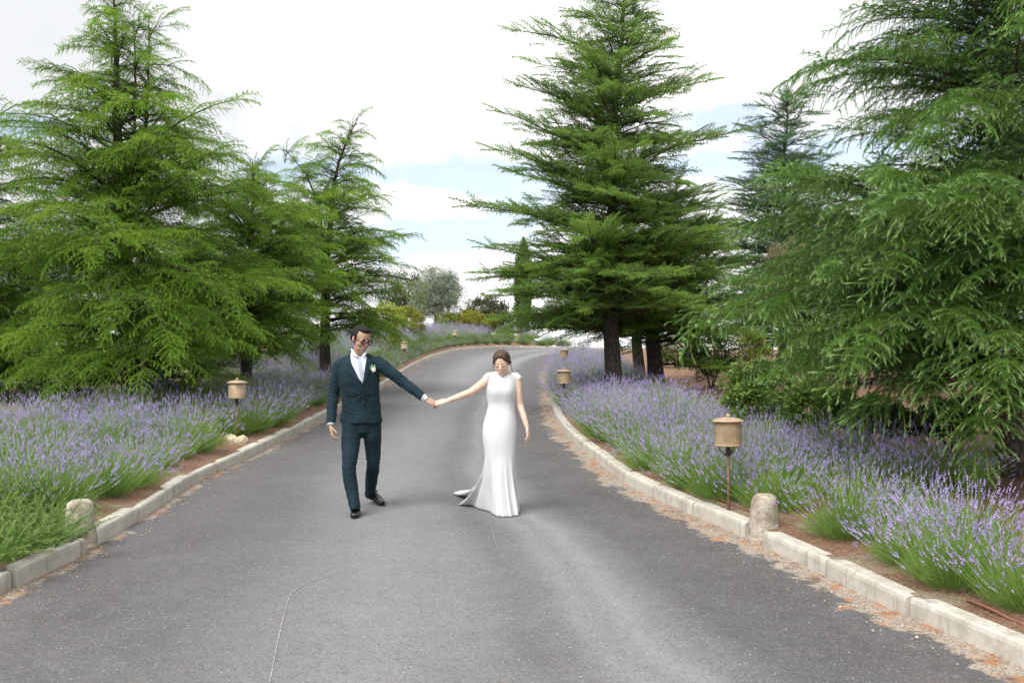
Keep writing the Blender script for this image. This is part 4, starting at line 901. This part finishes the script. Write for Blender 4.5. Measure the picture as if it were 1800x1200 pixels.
def fr(origin, yaw, pitch, roll, s=1.0):
    return Matrix.Translation(origin) @ Matrix.Rotation(R(yaw), 4, 'Z') @ Matrix.Rotation(R(pitch), 4, 'X') @ Matrix.Rotation(R(roll), 4, 'Y') @ Matrix.Scale(s, 4)
def add_x(dst, src_, M): src_.xf(M); 
def head_parts(M, female):
    h = MB(); jw = .050 if female else .056
    h.ell((0, .012, .030), (.074, .094, .088)); h.ell((0, -.020, -.030), (.060, .066, .070)); h.ell((0, -.026, -.070), (jw, .054, .040)); h.ell((0, -.058, -.096), (.023, .022, .020))
    for s in (-1, 1):
        h.ell((s*.036, -.052, -.030), (.026, .026, .024)); h.ell((s*.028, -.0705, .018), (.021, .009, .006)); h.ell((s*.031, -.063, -.004), (.027, .0155, .022)); h.ell((s*.077, .012, -.008), (.009, .021, .031), Matrix.Rotation(s*.25, 3, 'Z'))
        h.ell((s*.010, -.097, -.030), (.008, .009, .007))
    h.tube([(0, -.080, .012), (0, -.092, -.006), (0, -.099, -.024), (0, -.094, -.033)], [.010, .010, .0125, .010], 10)
    h.ell((0, -.030, -.082), (.047, .050, .032)); h.ell((0, -.079, -.060), (.024, .012, .013)); return h.xf(M)
def face_details(M, e, female, lid=.5):
    for s in (-1, 1):
        o = obj('eye', MB().ell((s*.031, -.0712, -.003), (.0118, .0095, .0062)).xf(M).mesh('eye', EYEW), e)
        obj('iris', MB().ell((s*.031, -.0800, -.0060), (.0044, .0018, .0034), None, 10, 6).xf(M).mesh('iris', IRIS), o)
        zl_ = -.0075 if female else -.0030
        obj('eyelid', MB().ell((s*.031, -.0700, .0012 if not female else -.0015), (.0138, .0118, .0066 if not female else .0085)).xf(M).mesh('eyelid', SK_F if female else SK_M), e)
        obj('lashes', MB().tube([(s*.018, -.0775, zl_+.001), (s*.026, -.0835, zl_-.0005), (s*.037, -.0830, zl_-.0005), (s*.0455, -.0745, zl_+.0015)], [.0012, .0020, .0023, .0014], 6).xf(M).mesh('lashes', IRIS), e)
        a = .0022 if female else .0036
        obj('eyebrow', MB().tube([(s*.013, -.0885, .019), (s*.028, -.0905, .0235), (s*.046, -.0770, .0200)], [a, a*1.05, a*.6], 6, dome=True).xf(M).mesh('eyebrow', HAIR_F if female else HAIR_M), e)
    if female:
        mb = MB().tube([(-.026, -.078, -.054), (-.013, -.090, -.0605), (0, -.0945, -.0625), (.013, -.090, -.0605), (.026, -.078, -.054)], [.0020, .0042, .0048, .0042, .0020], 8)
    else: mb = MB().tube([(-.022, -.082, -.060), (-.010, -.092, -.0600), (0, -.0945, -.0615), (.010, -.092, -.0600), (.022, -.082, -.060)], [.0020, .0042, .0048, .0042, .0020], 8)
    if female: obj('teeth', MB().tube([(-.015, -.0900, -.0575), (0, -.0965, -.0605), (.015, -.0900, -.0575)], [.0016, .0024, .0016], 6).xf(M).mesh('teeth', SHIRT), e)
    obj('lips', mb.xf(M).mesh('lips', LIPF if female else LIPM), e)
def hand_parts(h, wrist, d, n, size, side, curl=(.5,)*4, thumb=.5, spread=.12):
    """palm along d, palm faces n; side = +1/-1 which side (cross(n,d)) the thumb leaves"""
    d = Vector(d).normalized(); n = Vector(n); n = (n - d*n.dot(d)).normalized(); s = n.cross(d)*side; k = size/.19; w = Vector(wrist)
    h.tube([w - d*.03*k, w, w + d*.03*k, w + d*.065*k, w + d*.092*k], [(.026*k, .020*k), (.027*k, .019*k), (.036*k, .017*k), (.040*k, .014*k), (.037*k, .011*k)], 14, ref=tuple(n))
    for i, (off, L) in enumerate(((.029, .072), (.010, .080), (-.0095, .074), (-.0275, .058))):
        p = w + d*.082*k + s*off*k; dd = (d + s*spread*off*30*.33).normalized(); pts = [p]; ax = s
        for j, (l, c) in enumerate(((.46, .35), (.30, .9), (.24, .75))):
            a = curl[i]*c; q = Quaternion(d.cross(n), a); dd = (q @ dd).normalized(); pts.append(pts[-1] + dd*L*l*k)
        h.tube([tuple(v) for v in pts], [.0092*k, .0085*k, .0078*k, .0064*k], 9, ref=tuple(s))
    p = w + d*.022*k + s*.026*k + n*.004*k; a = (d*.62 + s*.72 + n*.25).normalized(); b = (d*.9 + s*(.5-thumb*.5) + n*thumb).normalized(); p1 = p + a*.034*k
    h.tube([tuple(p), tuple(p1), tuple(p1 + b*.030*k), tuple(p1 + b*.052*k)], [.0135*k, .0105*k, .0095*k, .0075*k], 9)
def drape(name, poly, bvh, Y, mat, off=.003, thick=.002, n=None, parent=None, step=1.0, center_bulge=0):
    """cut a thin cloth piece to an outline (px,row at depth Y) and lay it on the front of a surface"""
    P = [F(a, b, Y) for a, b in poly]; xs = [p.x for p in P]; zs = [p.z for p in P]; bm = bmesh.new()
    vs_ = [bm.verts.new((p.x, 0, p.z)) for p in P]; bm.faces.new(vs_); bmesh.ops.triangulate(bm, faces=bm.faces[:])
    for _ in range(4):
        ed = [e_ for e_ in bm.edges if e_.calc_length() > .016]
        if not ed: break
        bmesh.ops.subdivide_edges(bm, edges=ed, cuts=1); bmesh.ops.triangulate(bm, faces=bm.faces[:])
    last = Y
    for v in bm.verts:
        h = bvh.ray_cast(Vector((v.co.x, Y-1.5, v.co.z)), Vector((0, 1, 0)))
        if h[0] is None: h = bvh.find_nearest(Vector((v.co.x, Y-.1, v.co.z)))
        v.co.y = h[0].y - off
    bm.normal_update(); 
    if sum(f.normal.y for f in bm.faces) > 0: bmesh.ops.reverse_faces(bm, faces=bm.faces[:])
    g = bmesh.ops.extrude_face_region(bm, geom=bm.faces[:]); 
    for v in [q for q in g['geom'] if isinstance(q, bmesh.types.BMVert)]: v.co.y += thick + off*.8
    bmesh.ops.recalc_face_normals(bm, faces=bm.faces[:]); me = bpy.data.meshes.new(name); bm.to_mesh(me); bm.free(); me.materials.append(mat)
    me.polygons.foreach_set('use_smooth', np.ones(len(me.polygons), bool)); 
    try: me.set_sharp_from_angle(angle=R(50))
    except Exception: pass
    return obj(name, me, parent)
def bvh_of(me): return BVHTree.FromPolygons([v.co.copy() for v in me.vertices], [tuple(p.vertices) for p in me.polygons])
def wr(a=.004, f=13, b=.0025, g=31, sd_=0, zs=1.0):
    return lambda c: a*mnoise.noise(Vector((c[0]*f+sd_, c[1]*f, c[2]*f*zs))) + b*mnoise.noise(Vector((c[0]*g, c[1]*g+sd_, c[2]*g*1.6)))

# ---------------- the man
def man():
    YT = 9.55; g0 = zroad(-1.4, 9.5)
    e = empty('person', (0, 0, 0), label='man in dark teal suit and glasses walking, holding the hand of the bride', cat='person')
    HM = fr(F(635, 596, 9.50), 42, 20, 3, 1.06)
    sh1, el1, wr1 = F(597, 642, YT), F(586, 692, YT+.04), F(581.5, 744, YT-.05)
    sh2, el2, wr2 = F(663, 637, YT), F(705, 668, YT-.03), F(745, 698.5, YT-.10)
    # body
    b = head_parts(HM, False)
    b.tube([F(629, 640, YT+.01), F(630, 626, YT), F(633, 611, 9.51)], [.068, .058, .058], 16)
    b.tube([F(635, 740, 9.60), F(634, 715, 9.57), F(630, 670, YT), F(629, 643, YT)], [(.15, .10), (.14, .09), (.155, .09), (.13, .07)], 18)
    b.tube([sh1, el1, wr1], [.045, .036, .026]); b.tube([sh2, el2, wr2], [.045, .036, .027]); b.tube([F(603, 641, YT), F(657, 638, YT)], [.045, .045])
    hips = (F(622, 754, 9.58), F(650, 754, 9.62)); kn = (F(615, 822, 9.42), F(656, 812, 9.68)); an = (F(626, 888, 9.37), F(651, 872, 10.02))
    for a, k_, c in zip(hips, kn, an): b.tube([a, k_, c], [.07, .048, .032])
    hand_parts(b, F(581.5, 750, YT-.06), (F(585, 775, YT-.10) - F(581, 750, YT-.06)), (.75, .25, 0), .192, 1 if False else -1, (.75, .8, .85, .9), .5)
    hand_parts(b, F(748, 700.5, YT-.105), (F(768, 711, YT-.12) - F(748, 700.5, YT-.105)), (-.1, .55, -.8), .190, -1, (.85, .9, .95, 1.0), .75)
    obj('body', b.remesh('body', SK_M, .0045, 3), e); face_details(HM, e, False)
    # hair
    h = MB(); h.ell((0, .028, .041), (.080, .090, .083)); h.ell((0, -.030, .092), (.058, .046, .027)); h.ell((.01, -.054, .096), (.044, .024, .017)); h.ell((0, .075, -.005), (.066, .045, .060))
    for s in (-1, 1): h.ell((s*.070, .002, .030), (.011, .026, .036))
    h.xf(HM); obj('hair', h.remesh('hair', HAIR_M, .004, 1, lambda c: .003*mnoise.noise(Vector(c)*50) + .0025*mnoise.noise(Vector((c[0]*120, c[1]*120, c[2]*60)))), e)
    # glasses
    gm = MB()
    for s in (-1, 1):
        pts = [(s*.033 + .0235*math.copysign(abs(math.cos(a))**.7, math.cos(a)), -.098 + .010*abs(math.cos(a))*0, -.001 + .0165*math.copysign(abs(math.sin(a))**.8, math.sin(a))) for a in np.linspace(0, 2*math.pi, 22)]
        gm.tube(pts, [.0034]*22, 6, dome=False, cap=False); gm.tube([(s*.056, -.098, .006), (s*.071, -.06, .006), (s*.080, .005, .004)], [.0026]*3, 6)
    gm.tube([(-.010, -.099, .003), (.010, -.099, .003)], [.0026]*2, 6); obj('glasses', gm.xf(HM).mesh('glasses', BLKM), e)
    # jacket
    j = MB(); rows = [(743, 635, .202, .140, 9.60), (732, 635, .198, .138, 9.60), (718, 635, .188, .128, 9.59), (703, 634.5, .180, .122, 9.575), (688, 633, .184, .125, 9.56), (668, 631, .196, .130, YT), (650, 630, .198, .122, YT), (638, 629.5, .185, .100, YT), (630, 629.5, .135, .080, YT+.01)]
    j.tube([F(c, r_, y) for r_, c, _, _, y in rows], [(a, q) for _, _, a, q, _ in rows], 40, dome=False)
    j.tube([F(630, 646, YT+.01), F(629.5, 630, YT+.02), F(629.5, 619, YT+.035), F(629.5, 611, YT+.045)], [(.165, .085), (.118, .070), (.082, .050), (.074, .042)], 24, dome=False)
    j.tube([F(600, 640, YT), F(614, 633, YT), F(629, 627, YT+.015), F(645, 631, YT), F(660, 637, YT)], [.062, .056, .058, .056, .060], 18, ref=(0, 0, 1))
    def lerp(a, b_, t): return a + (b_-a)*t
    j.tube([sh1, lerp(sh1, el1, .5), el1, lerp(el1, wr1, .5), wr1], [.066, .062, .056, .050, .044], 20, dome=False)
    j.ell(sh1, (.066, .066, .058)); j.ell(sh2, (.064, .064, .058))
    j.tube([lerp(sh2, el2, -.1), lerp(sh2, el2, .5), el2, lerp(el2, wr2, .5), lerp(el2, wr2, .96)], [.070, .064, .055, .048, .042], 20, dome=False)
    def jd(c):
        v = wr(.0065, 11, .0032, 26)(c)
        for p, q in ((el1, .10), (el2, .10)):
            dd = (Vector(c)-p).length
            if dd < q: v += .006*(1-dd/q)*math.sin(c[2]*190 + c[0]*60)
        b1 = F(641, 694, YT); dd = math.hypot(c[0]-b1.x, c[2]-b1.z)
        if c[1] < YT and dd < .16: v += .004*(1-dd/.16)*math.sin(math.atan2(c[2]-b1.z, c[0]-b1.x)*7)
        return v
    jm = j.remesh('jacket', SUIT, .006, 3, jd); jo = obj('jacket', jm, e); bv = bvh_of(jm)
    shirt_poly = [(618, 616), (623, 620), (631, 624), (637, 621), (642, 616), (647.5, 630), (647, 650), (641, 675), (630, 660), (621, 640), (616.5, 622)]
    so_ = drape('shirt', shirt_poly, bv, YT, SHIRT, .004, .003, parent=e)
    drape('tie', [(629.5, 622.5), (637, 622.5), (636, 629), (643.5, 656), (641, 673.5), (637, 664), (631, 629.5)], bv, YT, TIE, .009, .003, parent=e)
    drape('lapel', [(617, 619), (613, 623), (608.5, 628), (612, 632), (604.5, 635), (611, 652), (641, 677), (642, 674), (630, 659), (621, 639), (616.5, 622)], bv, YT, SUIT, .010, .003, parent=jo)
    drape('lapel', [(643, 619), (647, 622), (651, 627), (649, 631), (655.5, 634), (652, 655), (642, 678), (641, 674), (646, 650), (647, 630)], bv, YT, SUIT, .010, .003, parent=jo)
    # front edge, opening under the button, pocket flaps, button
    drape('front_edge', [(641, 677), (643, 677), (643.5, 700), (644.5, 722), (651, 738), (660, 743), (656, 743), (647, 738), (642, 722), (641, 700)], bv, YT, SUIT, .007, .003, parent=jo)
    drape('opening', [(642.2, 703), (643.0, 703), (645.5, 722), (650, 743.5), (632, 743.5), (639, 737), (641.5, 722)], bv, YT, TROU, .0035, .002, parent=jo)
    drape('pocket_flap', [(603, 716), (622, 719), (622, 724), (603, 721)], bv, YT, SUIT, .006, .003, parent=jo)
    drape('pocket_flap', [(652, 719), (667, 716), (667, 721), (652, 724)], bv, YT, SUIT, .006, .003, parent=jo)
    for row in (693, 706):
        hh = bv.ray_cast(Vector((F(642, row, YT).x, 8, F(642, row, YT).z)), Vector((0, 1, 0)))[0]; obj('button', MB().ell((hh.x, hh.y-.008, hh.z), (.008, .004, .008), None, 12, 6).mesh('button', IRIS), jo)
    # collar and cuffs
    c = MB(); nk = F(630.5, 618, YT-.005)
    for s, pts in ((-1, [F(618.5, 614, YT+.02), F(621, 620, YT-.075), F(627.5, 627, YT-.10)]), (1, [F(643, 614, YT+.02), F(643, 620, YT-.07), F(637.5, 626, YT-.10)])):
        c.tube(pts, [(.012, .012), (.014, .008), (.010, .006)], 10)
    cp = [(nk.x + .064*math.cos(a), nk.y + .060*math.sin(a), nk.z + .010*math.sin(a) - .030) for a in np.linspace(-.15, math.pi+.15, 14)]; c.tube(cp, [(.007, .018)]*14, 8, ref=(0, 0, 1)); obj('collar', c.mesh('collar', SHIRT), so_)
    obj('cuff', MB().tube([lerp(el1, wr1, .96), lerp(el1, wr1, 1.055)], [.037, .036], 18, dome=False).mesh('cuff', SHIRT), so_); obj('cuff', MB().tube([lerp(el2, wr2, .93), lerp(el2, wr2, 1.04)], [.036, .034], 18, dome=False).mesh('cuff', SHIRT), so_)
    wv = (wr2-el2).normalized(); wp = wr2 + wv*.022; mb = MB().tube([tuple(wp - wv*.009), tuple(wp + wv*.009)], [.032, .031], 20, dome=False); mb.ell(tuple(wp + Vector((.005, -.030, .006))), (.015, .006, .015), None, 14, 8)
    obj('watch', mb.mesh('watch', simple('silver', (.75, .76, .78), .3, .05, metal=.6)), e)
    # boutonniere
    hp = F(658.5, 648.5, YT); hh = bv.ray_cast(Vector((hp.x, 8, hp.z)), Vector((0, 1, 0)))[0]; hh.y -= .02
    be = empty('boutonniere', (0, 0, 0)); be.parent = e; CR = simple('cream_rose', (.80, .74, .52), .7, .08)
    mb = MB(); 
    for k in range(7): a = k*2.4; mb.ell((hh.x + .004 + .010*math.cos(a)*(k > 0), hh.y - .004*(k == 0), hh.z - .008 + .010*math.sin(a)*(k > 0)), (.011, .009, .011), None, 10, 7)
    obj('flower', mb.mesh('flower', CR), be); mb = MB()
    for k, (a, l) in enumerate(((1.2, .045), (1.9, .05), (2.5, .045), (3.1, .04), (.7, .035), (4.6, .04))):
        mb.tube([(hh.x, hh.y+.004, hh.z), (hh.x+math.cos(a)*l*.6, hh.y-.004, hh.z+math.sin(a)*l*.6), (hh.x+math.cos(a)*l, hh.y, hh.z+math.sin(a)*l)], [(.002, .002), (.008, .002), (.002, .001)], 6, ref=(0, -1, 0))
    obj('leaves', mb.mesh('leaves', simple('sage_leaf', (.20, .30, .20), .7, .25)), be)
    # trousers
    t = MB(); t.tube([F(635, 727, 9.60), F(635.5, 742, 9.60), F(636, 758, 9.60)], [(.165, .115), (.178, .122), (.150, .110)], 28)
    fl_ = [(F(618.5, 745, 9.59), (.092, .110)), (F(617, 768, 9.55), (.092, .104)), (F(615.5, 795, 9.48), (.080, .088)), (F(613.5, 822, 9.42), (.066, .074)), (F(616, 848, 9.40), (.066, .074)), (F(620.5, 872, 9.37), (.056, .064)), (F(625, 896, 9.33), (.047, .066))]
    bl_ = [(F(653.5, 745, 9.61), (.090, .110)), (F(654.5, 768, 9.63), (.086, .104)), (F(656, 790, 9.66), (.074, .084)), (F(656.5, 812, 9.69), (.066, .074)), (F(654.5, 832, 9.80), (.064, .072)), (F(652, 852, 9.92), (.056, .064)), (F(650, 869, 10.03), (.050, .062))]
    for L_ in (fl_, bl_): t.tube([p for p, _ in L_], [r_ for _, r_ in L_], 24, dome=False)
    def td(c):
        v = wr(.006, 9, .004, 24)(c)
        for p, q, am in ((fl_[3][0], .13, .008), (bl_[3][0], .12, .009), (fl_[6][0], .12, .007), (bl_[6][0], .12, .010)):
            dd = (Vector(c)-p).length
            if dd < q: v += am*.7*(1-dd/q)*math.sin(c[2]*105 + c[0]*60 + 4*mnoise.noise(Vector(c)*9))
        if c[1] < 9.6: v += .0
        return v
    obj('trousers', t.remesh('trousers', TROU, .006, 2, td), e)
    # shoes
    def shoe(heel, toe, pitch):
        d = Vector((toe[0]-heel[0], toe[1]-heel[1], 0)); L = .295; yaw = math.atan2(d.y, d.x); zh = float(zroad(*heel)); zt = float(zroad(*toe)); pt = math.atan2(zt-zh, d.length)
        M = Matrix.Translation((toe[0], toe[1], zt)) @ Matrix.Rotation(yaw, 4, 'Z') @ Matrix.Rotation(-pt + pitch, 4, 'Y') @ Matrix.Translation((-L, 0, 0))
        u = MB(); u.tube([(.035, 0, .045), (.09, 0, .048), (.15, 0, .044), (.21, 0, .034), (.262, 0, .030)], [(.034, .036), (.037, .036), (.042, .030), (.046, .022), (.036, .017)], 20, ref=(0, 0, 1)); u.tube([(.055, 0, .06), (.055, 0, .10)], [.036, .036], 16, dome=False)
        u.xf(M); s_ = obj('shoe', u.remesh('shoe', SHOE, .0045, 3), e); so2 = MB(); n = 26; V = []
        for z in (0, .011):
            for k in range(n):
                a = 2*math.pi*k/n; x = .148 + .150*math.cos(a); hw = .036 + .014*sstep(.08, .21, x); V.append((x, math.sin(a)*hw*1.02*(1.0), z))
        so2.add(V, [tuple(range(n))[::-1], tuple(range(n, 2*n))] + [(k, (k+1) % n, n+(k+1) % n, n+k) for k in range(n)]); so2.box((.04, 0, -.0), (.038, .034, .012)); obj('sole', so2.xf(M @ Matrix.Translation((0, 0, .008))).mesh('sole', IRIS, False), s_)
        lc = MB()
        for k in range(4): x = .125 + .018*k; lc.tube([(x, -.016, .079-.005*k), (x+.004, 0, .083-.006*k), (x, .016, .079-.005*k)], [.0022]*3, 5)
        obj('laces', lc.xf(M).mesh('laces', IRIS), s_)
    shoe(gp(630, 898), gp(622.5, 912), 0); shoe(gp(646, 880), gp(674, 889.5), R(9))
    return e
man()

# ---------------- the bride
def bride():
    YB = 9.50
    e = empty('person', (0, 0, 0), label='bride in fitted white gown with train, smiling down at the ground', cat='person')
    HM = fr(F(882.5, 638, YB-.05), -12, 20, -4, .98)
    b = head_parts(HM, True)
    A = [(F(858, 666, YB), .044), (F(842, 679, YB-.01), .042), (F(826.5, 689.5, YB-.03), .036), (F(804, 698, YB-.06), .031), (F(785, 704.5, YB-.09), .0215)]
    B = [(F(908.5, 666, YB), .042), (F(911, 690, YB), .038), (F(914, 712, YB+.01), .033), (F(921, 733, YB-.03), .028), (F(926.8, 751, YB-.06), .020)]
    for L_ in (A, B): b.tube([p for p, _ in L_], [r_ for _, r_ in L_], 16)
    b.tube([F(883, 668, YB), F(883, 658, YB), F(883, 652, YB-.01), F(883, 643, YB-.015)], [(.12, .065), (.075, .056), (.050, .050), (.048, .050)], 18)
    b.tube([F(859, 665, YB), F(868, 660, YB+.01), F(883, 656, YB+.01), F(898, 660, YB+.01), F(908, 665, YB)], [.040, .038, .045, .038, .040], 14)
    b.tube([F(883, 664, YB), F(882, 690, YB), F(881, 715, YB), F(879, 745, YB), F(879, 780, YB)], [(.12, .07), (.115, .08), (.10, .07), (.13, .09), (.10, .08)], 18)
    for s in (-1, 1): b.tube([F(879+s*12, 750, YB), F(880+s*10, 825, YB), F(880+s*9, 885, YB)], [.07, .045, .03])
    hand_parts(b, F(785, 704.5, YB-.09), F(765, 708, YB-.09) - F(785, 704.5, YB-.09), (.2, .6, -.7), .165, 1, (.55, .65, .75, .85), .6)
    hand_parts(b, F(927, 752.5, YB-.06), F(930, 776, YB-.09) - F(927, 752, YB-.06), (-.8, .35, 0), .165, -1, (.35, .45, .6, .75), .35, .2)
    obj('body', b.remesh('body', SK_F, .0045, 3), e); face_details(HM, e, True)
    h = MB(); h.ell((0, .020, .046), (.082, .095, .084)); h.ell((0, -.016, .086), (.064, .058, .036)); h.ell((0, .085, .03), (.070, .055, .065)); h.ell((.01, .105, -.02), (.058, .042, .045))
    for s in (-1, 1):
        h.tube([(s*.004, -.045, .102), (s*.040, -.064, .074), (s*.068, -.035, .030), (s*.078, .02, -.005)], [(.010, .012), (.018, .012), (.017, .012), (.014, .018)], 12)
        h.tube([(s*.004, .0, .118), (s*.045, -.01, .100), (s*.075, .01, .05)], [.016, .018, .016], 12)
    h.xf(HM); ho = obj('hair', h.remesh('hair', HAIR_F, .004, 1, lambda c: .0025*mnoise.noise(Vector((c[0]*90, c[1]*22, c[2]*22))) + .0015*mnoise.noise(Vector(c)*90)), e); r = np.random.RandomState(4)
    st = MB()
    for s in (-1, 1):
        for k in range(5):
            x = s*(.070+r.uniform(0, .016)); y = r.uniform(-.02, .03); p = [(x, y, .03)]; 
            for q in range(5): p.append((p[-1][0] + s*r.normal(.002, .004), p[-1][1] + r.normal(0, .006), p[-1][2] - .026))
            st.tube(p, [.0009]*5 + [.0004], 4)
    obj('loose_strands', st.xf(HM).mesh('loose_strands', HAIR_F), ho, kind='stuff')
    # gown
    rows = [(657.5, 883.5, .120, .056), (659, 883.5, .134, .064), (664, 883.3, .146, .080), (673, 882.5, .147, .100), (684, 881.8, .148, .122), (694, 881.5, .143, .116), (703, 881.2, .134, .102), (712, 881, .128, .096), (722, 880.5, .134, .104), (734, 879.8, .150, .118), (746, 879, .162, .128),
            (758, 878.6, .166, .132), (772, 878.4, .163, .130), (786, 878.6, .154, .122), (798, 879, .146, .116)]
    TH = np.linspace(0, 2*math.pi, 121)[:-1]; V = []; m = len(TH); r_ = np.random.RandomState(2)
    for row, cx, hw, dp in rows:
        c = F(cx, row, YB)
        for th in TH:
            x = hw*math.copysign(abs(math.cos(th))**.92, math.cos(th)); y = dp*math.sin(th)
            if 676 < row < 700 and math.sin(th) < 0: y -= .012*math.exp(-((abs(x)-.07)/.045)**2)
            V.append((c.x + x, c.y + y + .012*math.sin((row-656)/40), c.z))
    knee = np.array(V[-m:])
    ctl = [(-50, (908, 907)), (-72, (899, 909.5)), (-90, (888, 909)), (-112, (872, 908)), (-128, (858, 901)), (-142, (846, 895.5)), (-153, (832, 889.5)), (-165, (801, 888)), (-176, (838, 879)), (-188, (793, 868.5)), (-203, (828, 861)), (-228, (858, 862)), (-255, (885, 868)), (-290, (905, 884)), (-325, (909, 897))]
    an_ = np.array([c[0] for c in ctl])[::-1] % 360; pp = np.array([gp(*c[1]) for c in ctl])[::-1]; o_ = np.argsort(an_); an_ = an_[o_]; pp = pp[o_]
    an3 = np.concatenate([an_-360, an_, an_+360]); pp3 = np.vstack([pp]*3); td_ = np.degrees(TH)
    hx = np.interp(td_, an3, pp3[:, 0]); hy = np.interp(td_, an3, pp3[:, 1])
    ker = np.array((.25, .5, .25)); 
    for _ in range(1): hx = np.convolve(np.r_[hx[-1], hx, hx[0]], ker, 'valid'); hy = np.convolve(np.r_[hy[-1], hy, hy[0]], ker, 'valid')
    zg_ = zroad(hx, hy); cx0, cy0 = knee[:, 0].mean(), knee[:, 1].mean()
    dist = np.hypot(hx-cx0, hy-cy0); tr_ = np.clip((dist-.30)/.9, 0, 1); nr = 34
    for i in range(1, nr+1):
        h_ = i/nr
        for k, th in enumerate(TH):
            p = 1.5 + .8*tr_[k]; f = h_**p; zf = 1-(1-h_)**(1.0 + .35*tr_[k]) if tr_[k] > 0 else h_
            x = knee[k, 0]*(1-f) + hx[k]*f; y = knee[k, 1]*(1-f) + hy[k]*f
            pl = (.017*math.sin(7*th + .8 + .5*math.sin(2*th)) + .009*math.sin(15*th+1) + .004*math.sin(29*th))*min(1, h_*1.3)**1.2
            ux, uy = math.cos(th), math.sin(th); x += ux*pl; y += uy*pl
            z = knee[k, 2]*(1-zf) + (zg_[k] + .006 + (.010*abs(math.sin(3.1*th*3)) * tr_[k]))*zf; V.append((x, y, max(z, float(zroad(x, y)) + .004)))
    n = len(V)//m; Fc = [(i*m+k, i*m+(k+1) % m, (i+1)*m+(k+1) % m, (i+1)*m+k) for i in range(n-1) for k in range(m)] + [tuple(range(m))[::-1]]
    mb = MB().add(V, Fc); me = mb.mesh('gown', DRESS); o = obj('gown', me, e)
    me.vertices.foreach_get
    co = np.array([v.co for v in me.vertices]); 
    for v in me.vertices:
        c = v.co; a = .0040*mnoise.noise(Vector((c.x*16, c.y*16, c.z*5))) + .003*mnoise.noise(Vector((c.x*6, c.y*6, c.z*14)))*(1 if c.z > 1.0 else .3); v.co += v.normal*a
    s = o.modifiers.new('thickness', 'SOLIDIFY'); s.thickness = .004; s.offset = -1
    LACE = NT('lace'); v = LACE.n('ShaderNodeTexVoronoi', _feature='DISTANCE_TO_EDGE', Scale=110.0); LACE.l(LACE.pos(), v.inputs['Vector']); LACE.col(LACE.mix(LACE.rng(v.outputs['Distance'], .05, .2), (.84, .84, .85), (.58, .50, .46))); LACE.set(Roughness=.7)
    for s_, pts in ((-1, [F(868, 657.5, YB), F(860, 660, YB), F(853.5, 665, YB)]), (1, [F(899, 657.5, YB), F(906, 660, YB), F(912, 665.5, YB)])):
        obj('cap_sleeve', MB().tube(pts, [(.040, .018), (.050, .034), (.046, .034)], 20, ref=(0, 0, 1)).remesh('cap_sleeve', LACE.m, .005, 2), e)
    return e
bride()
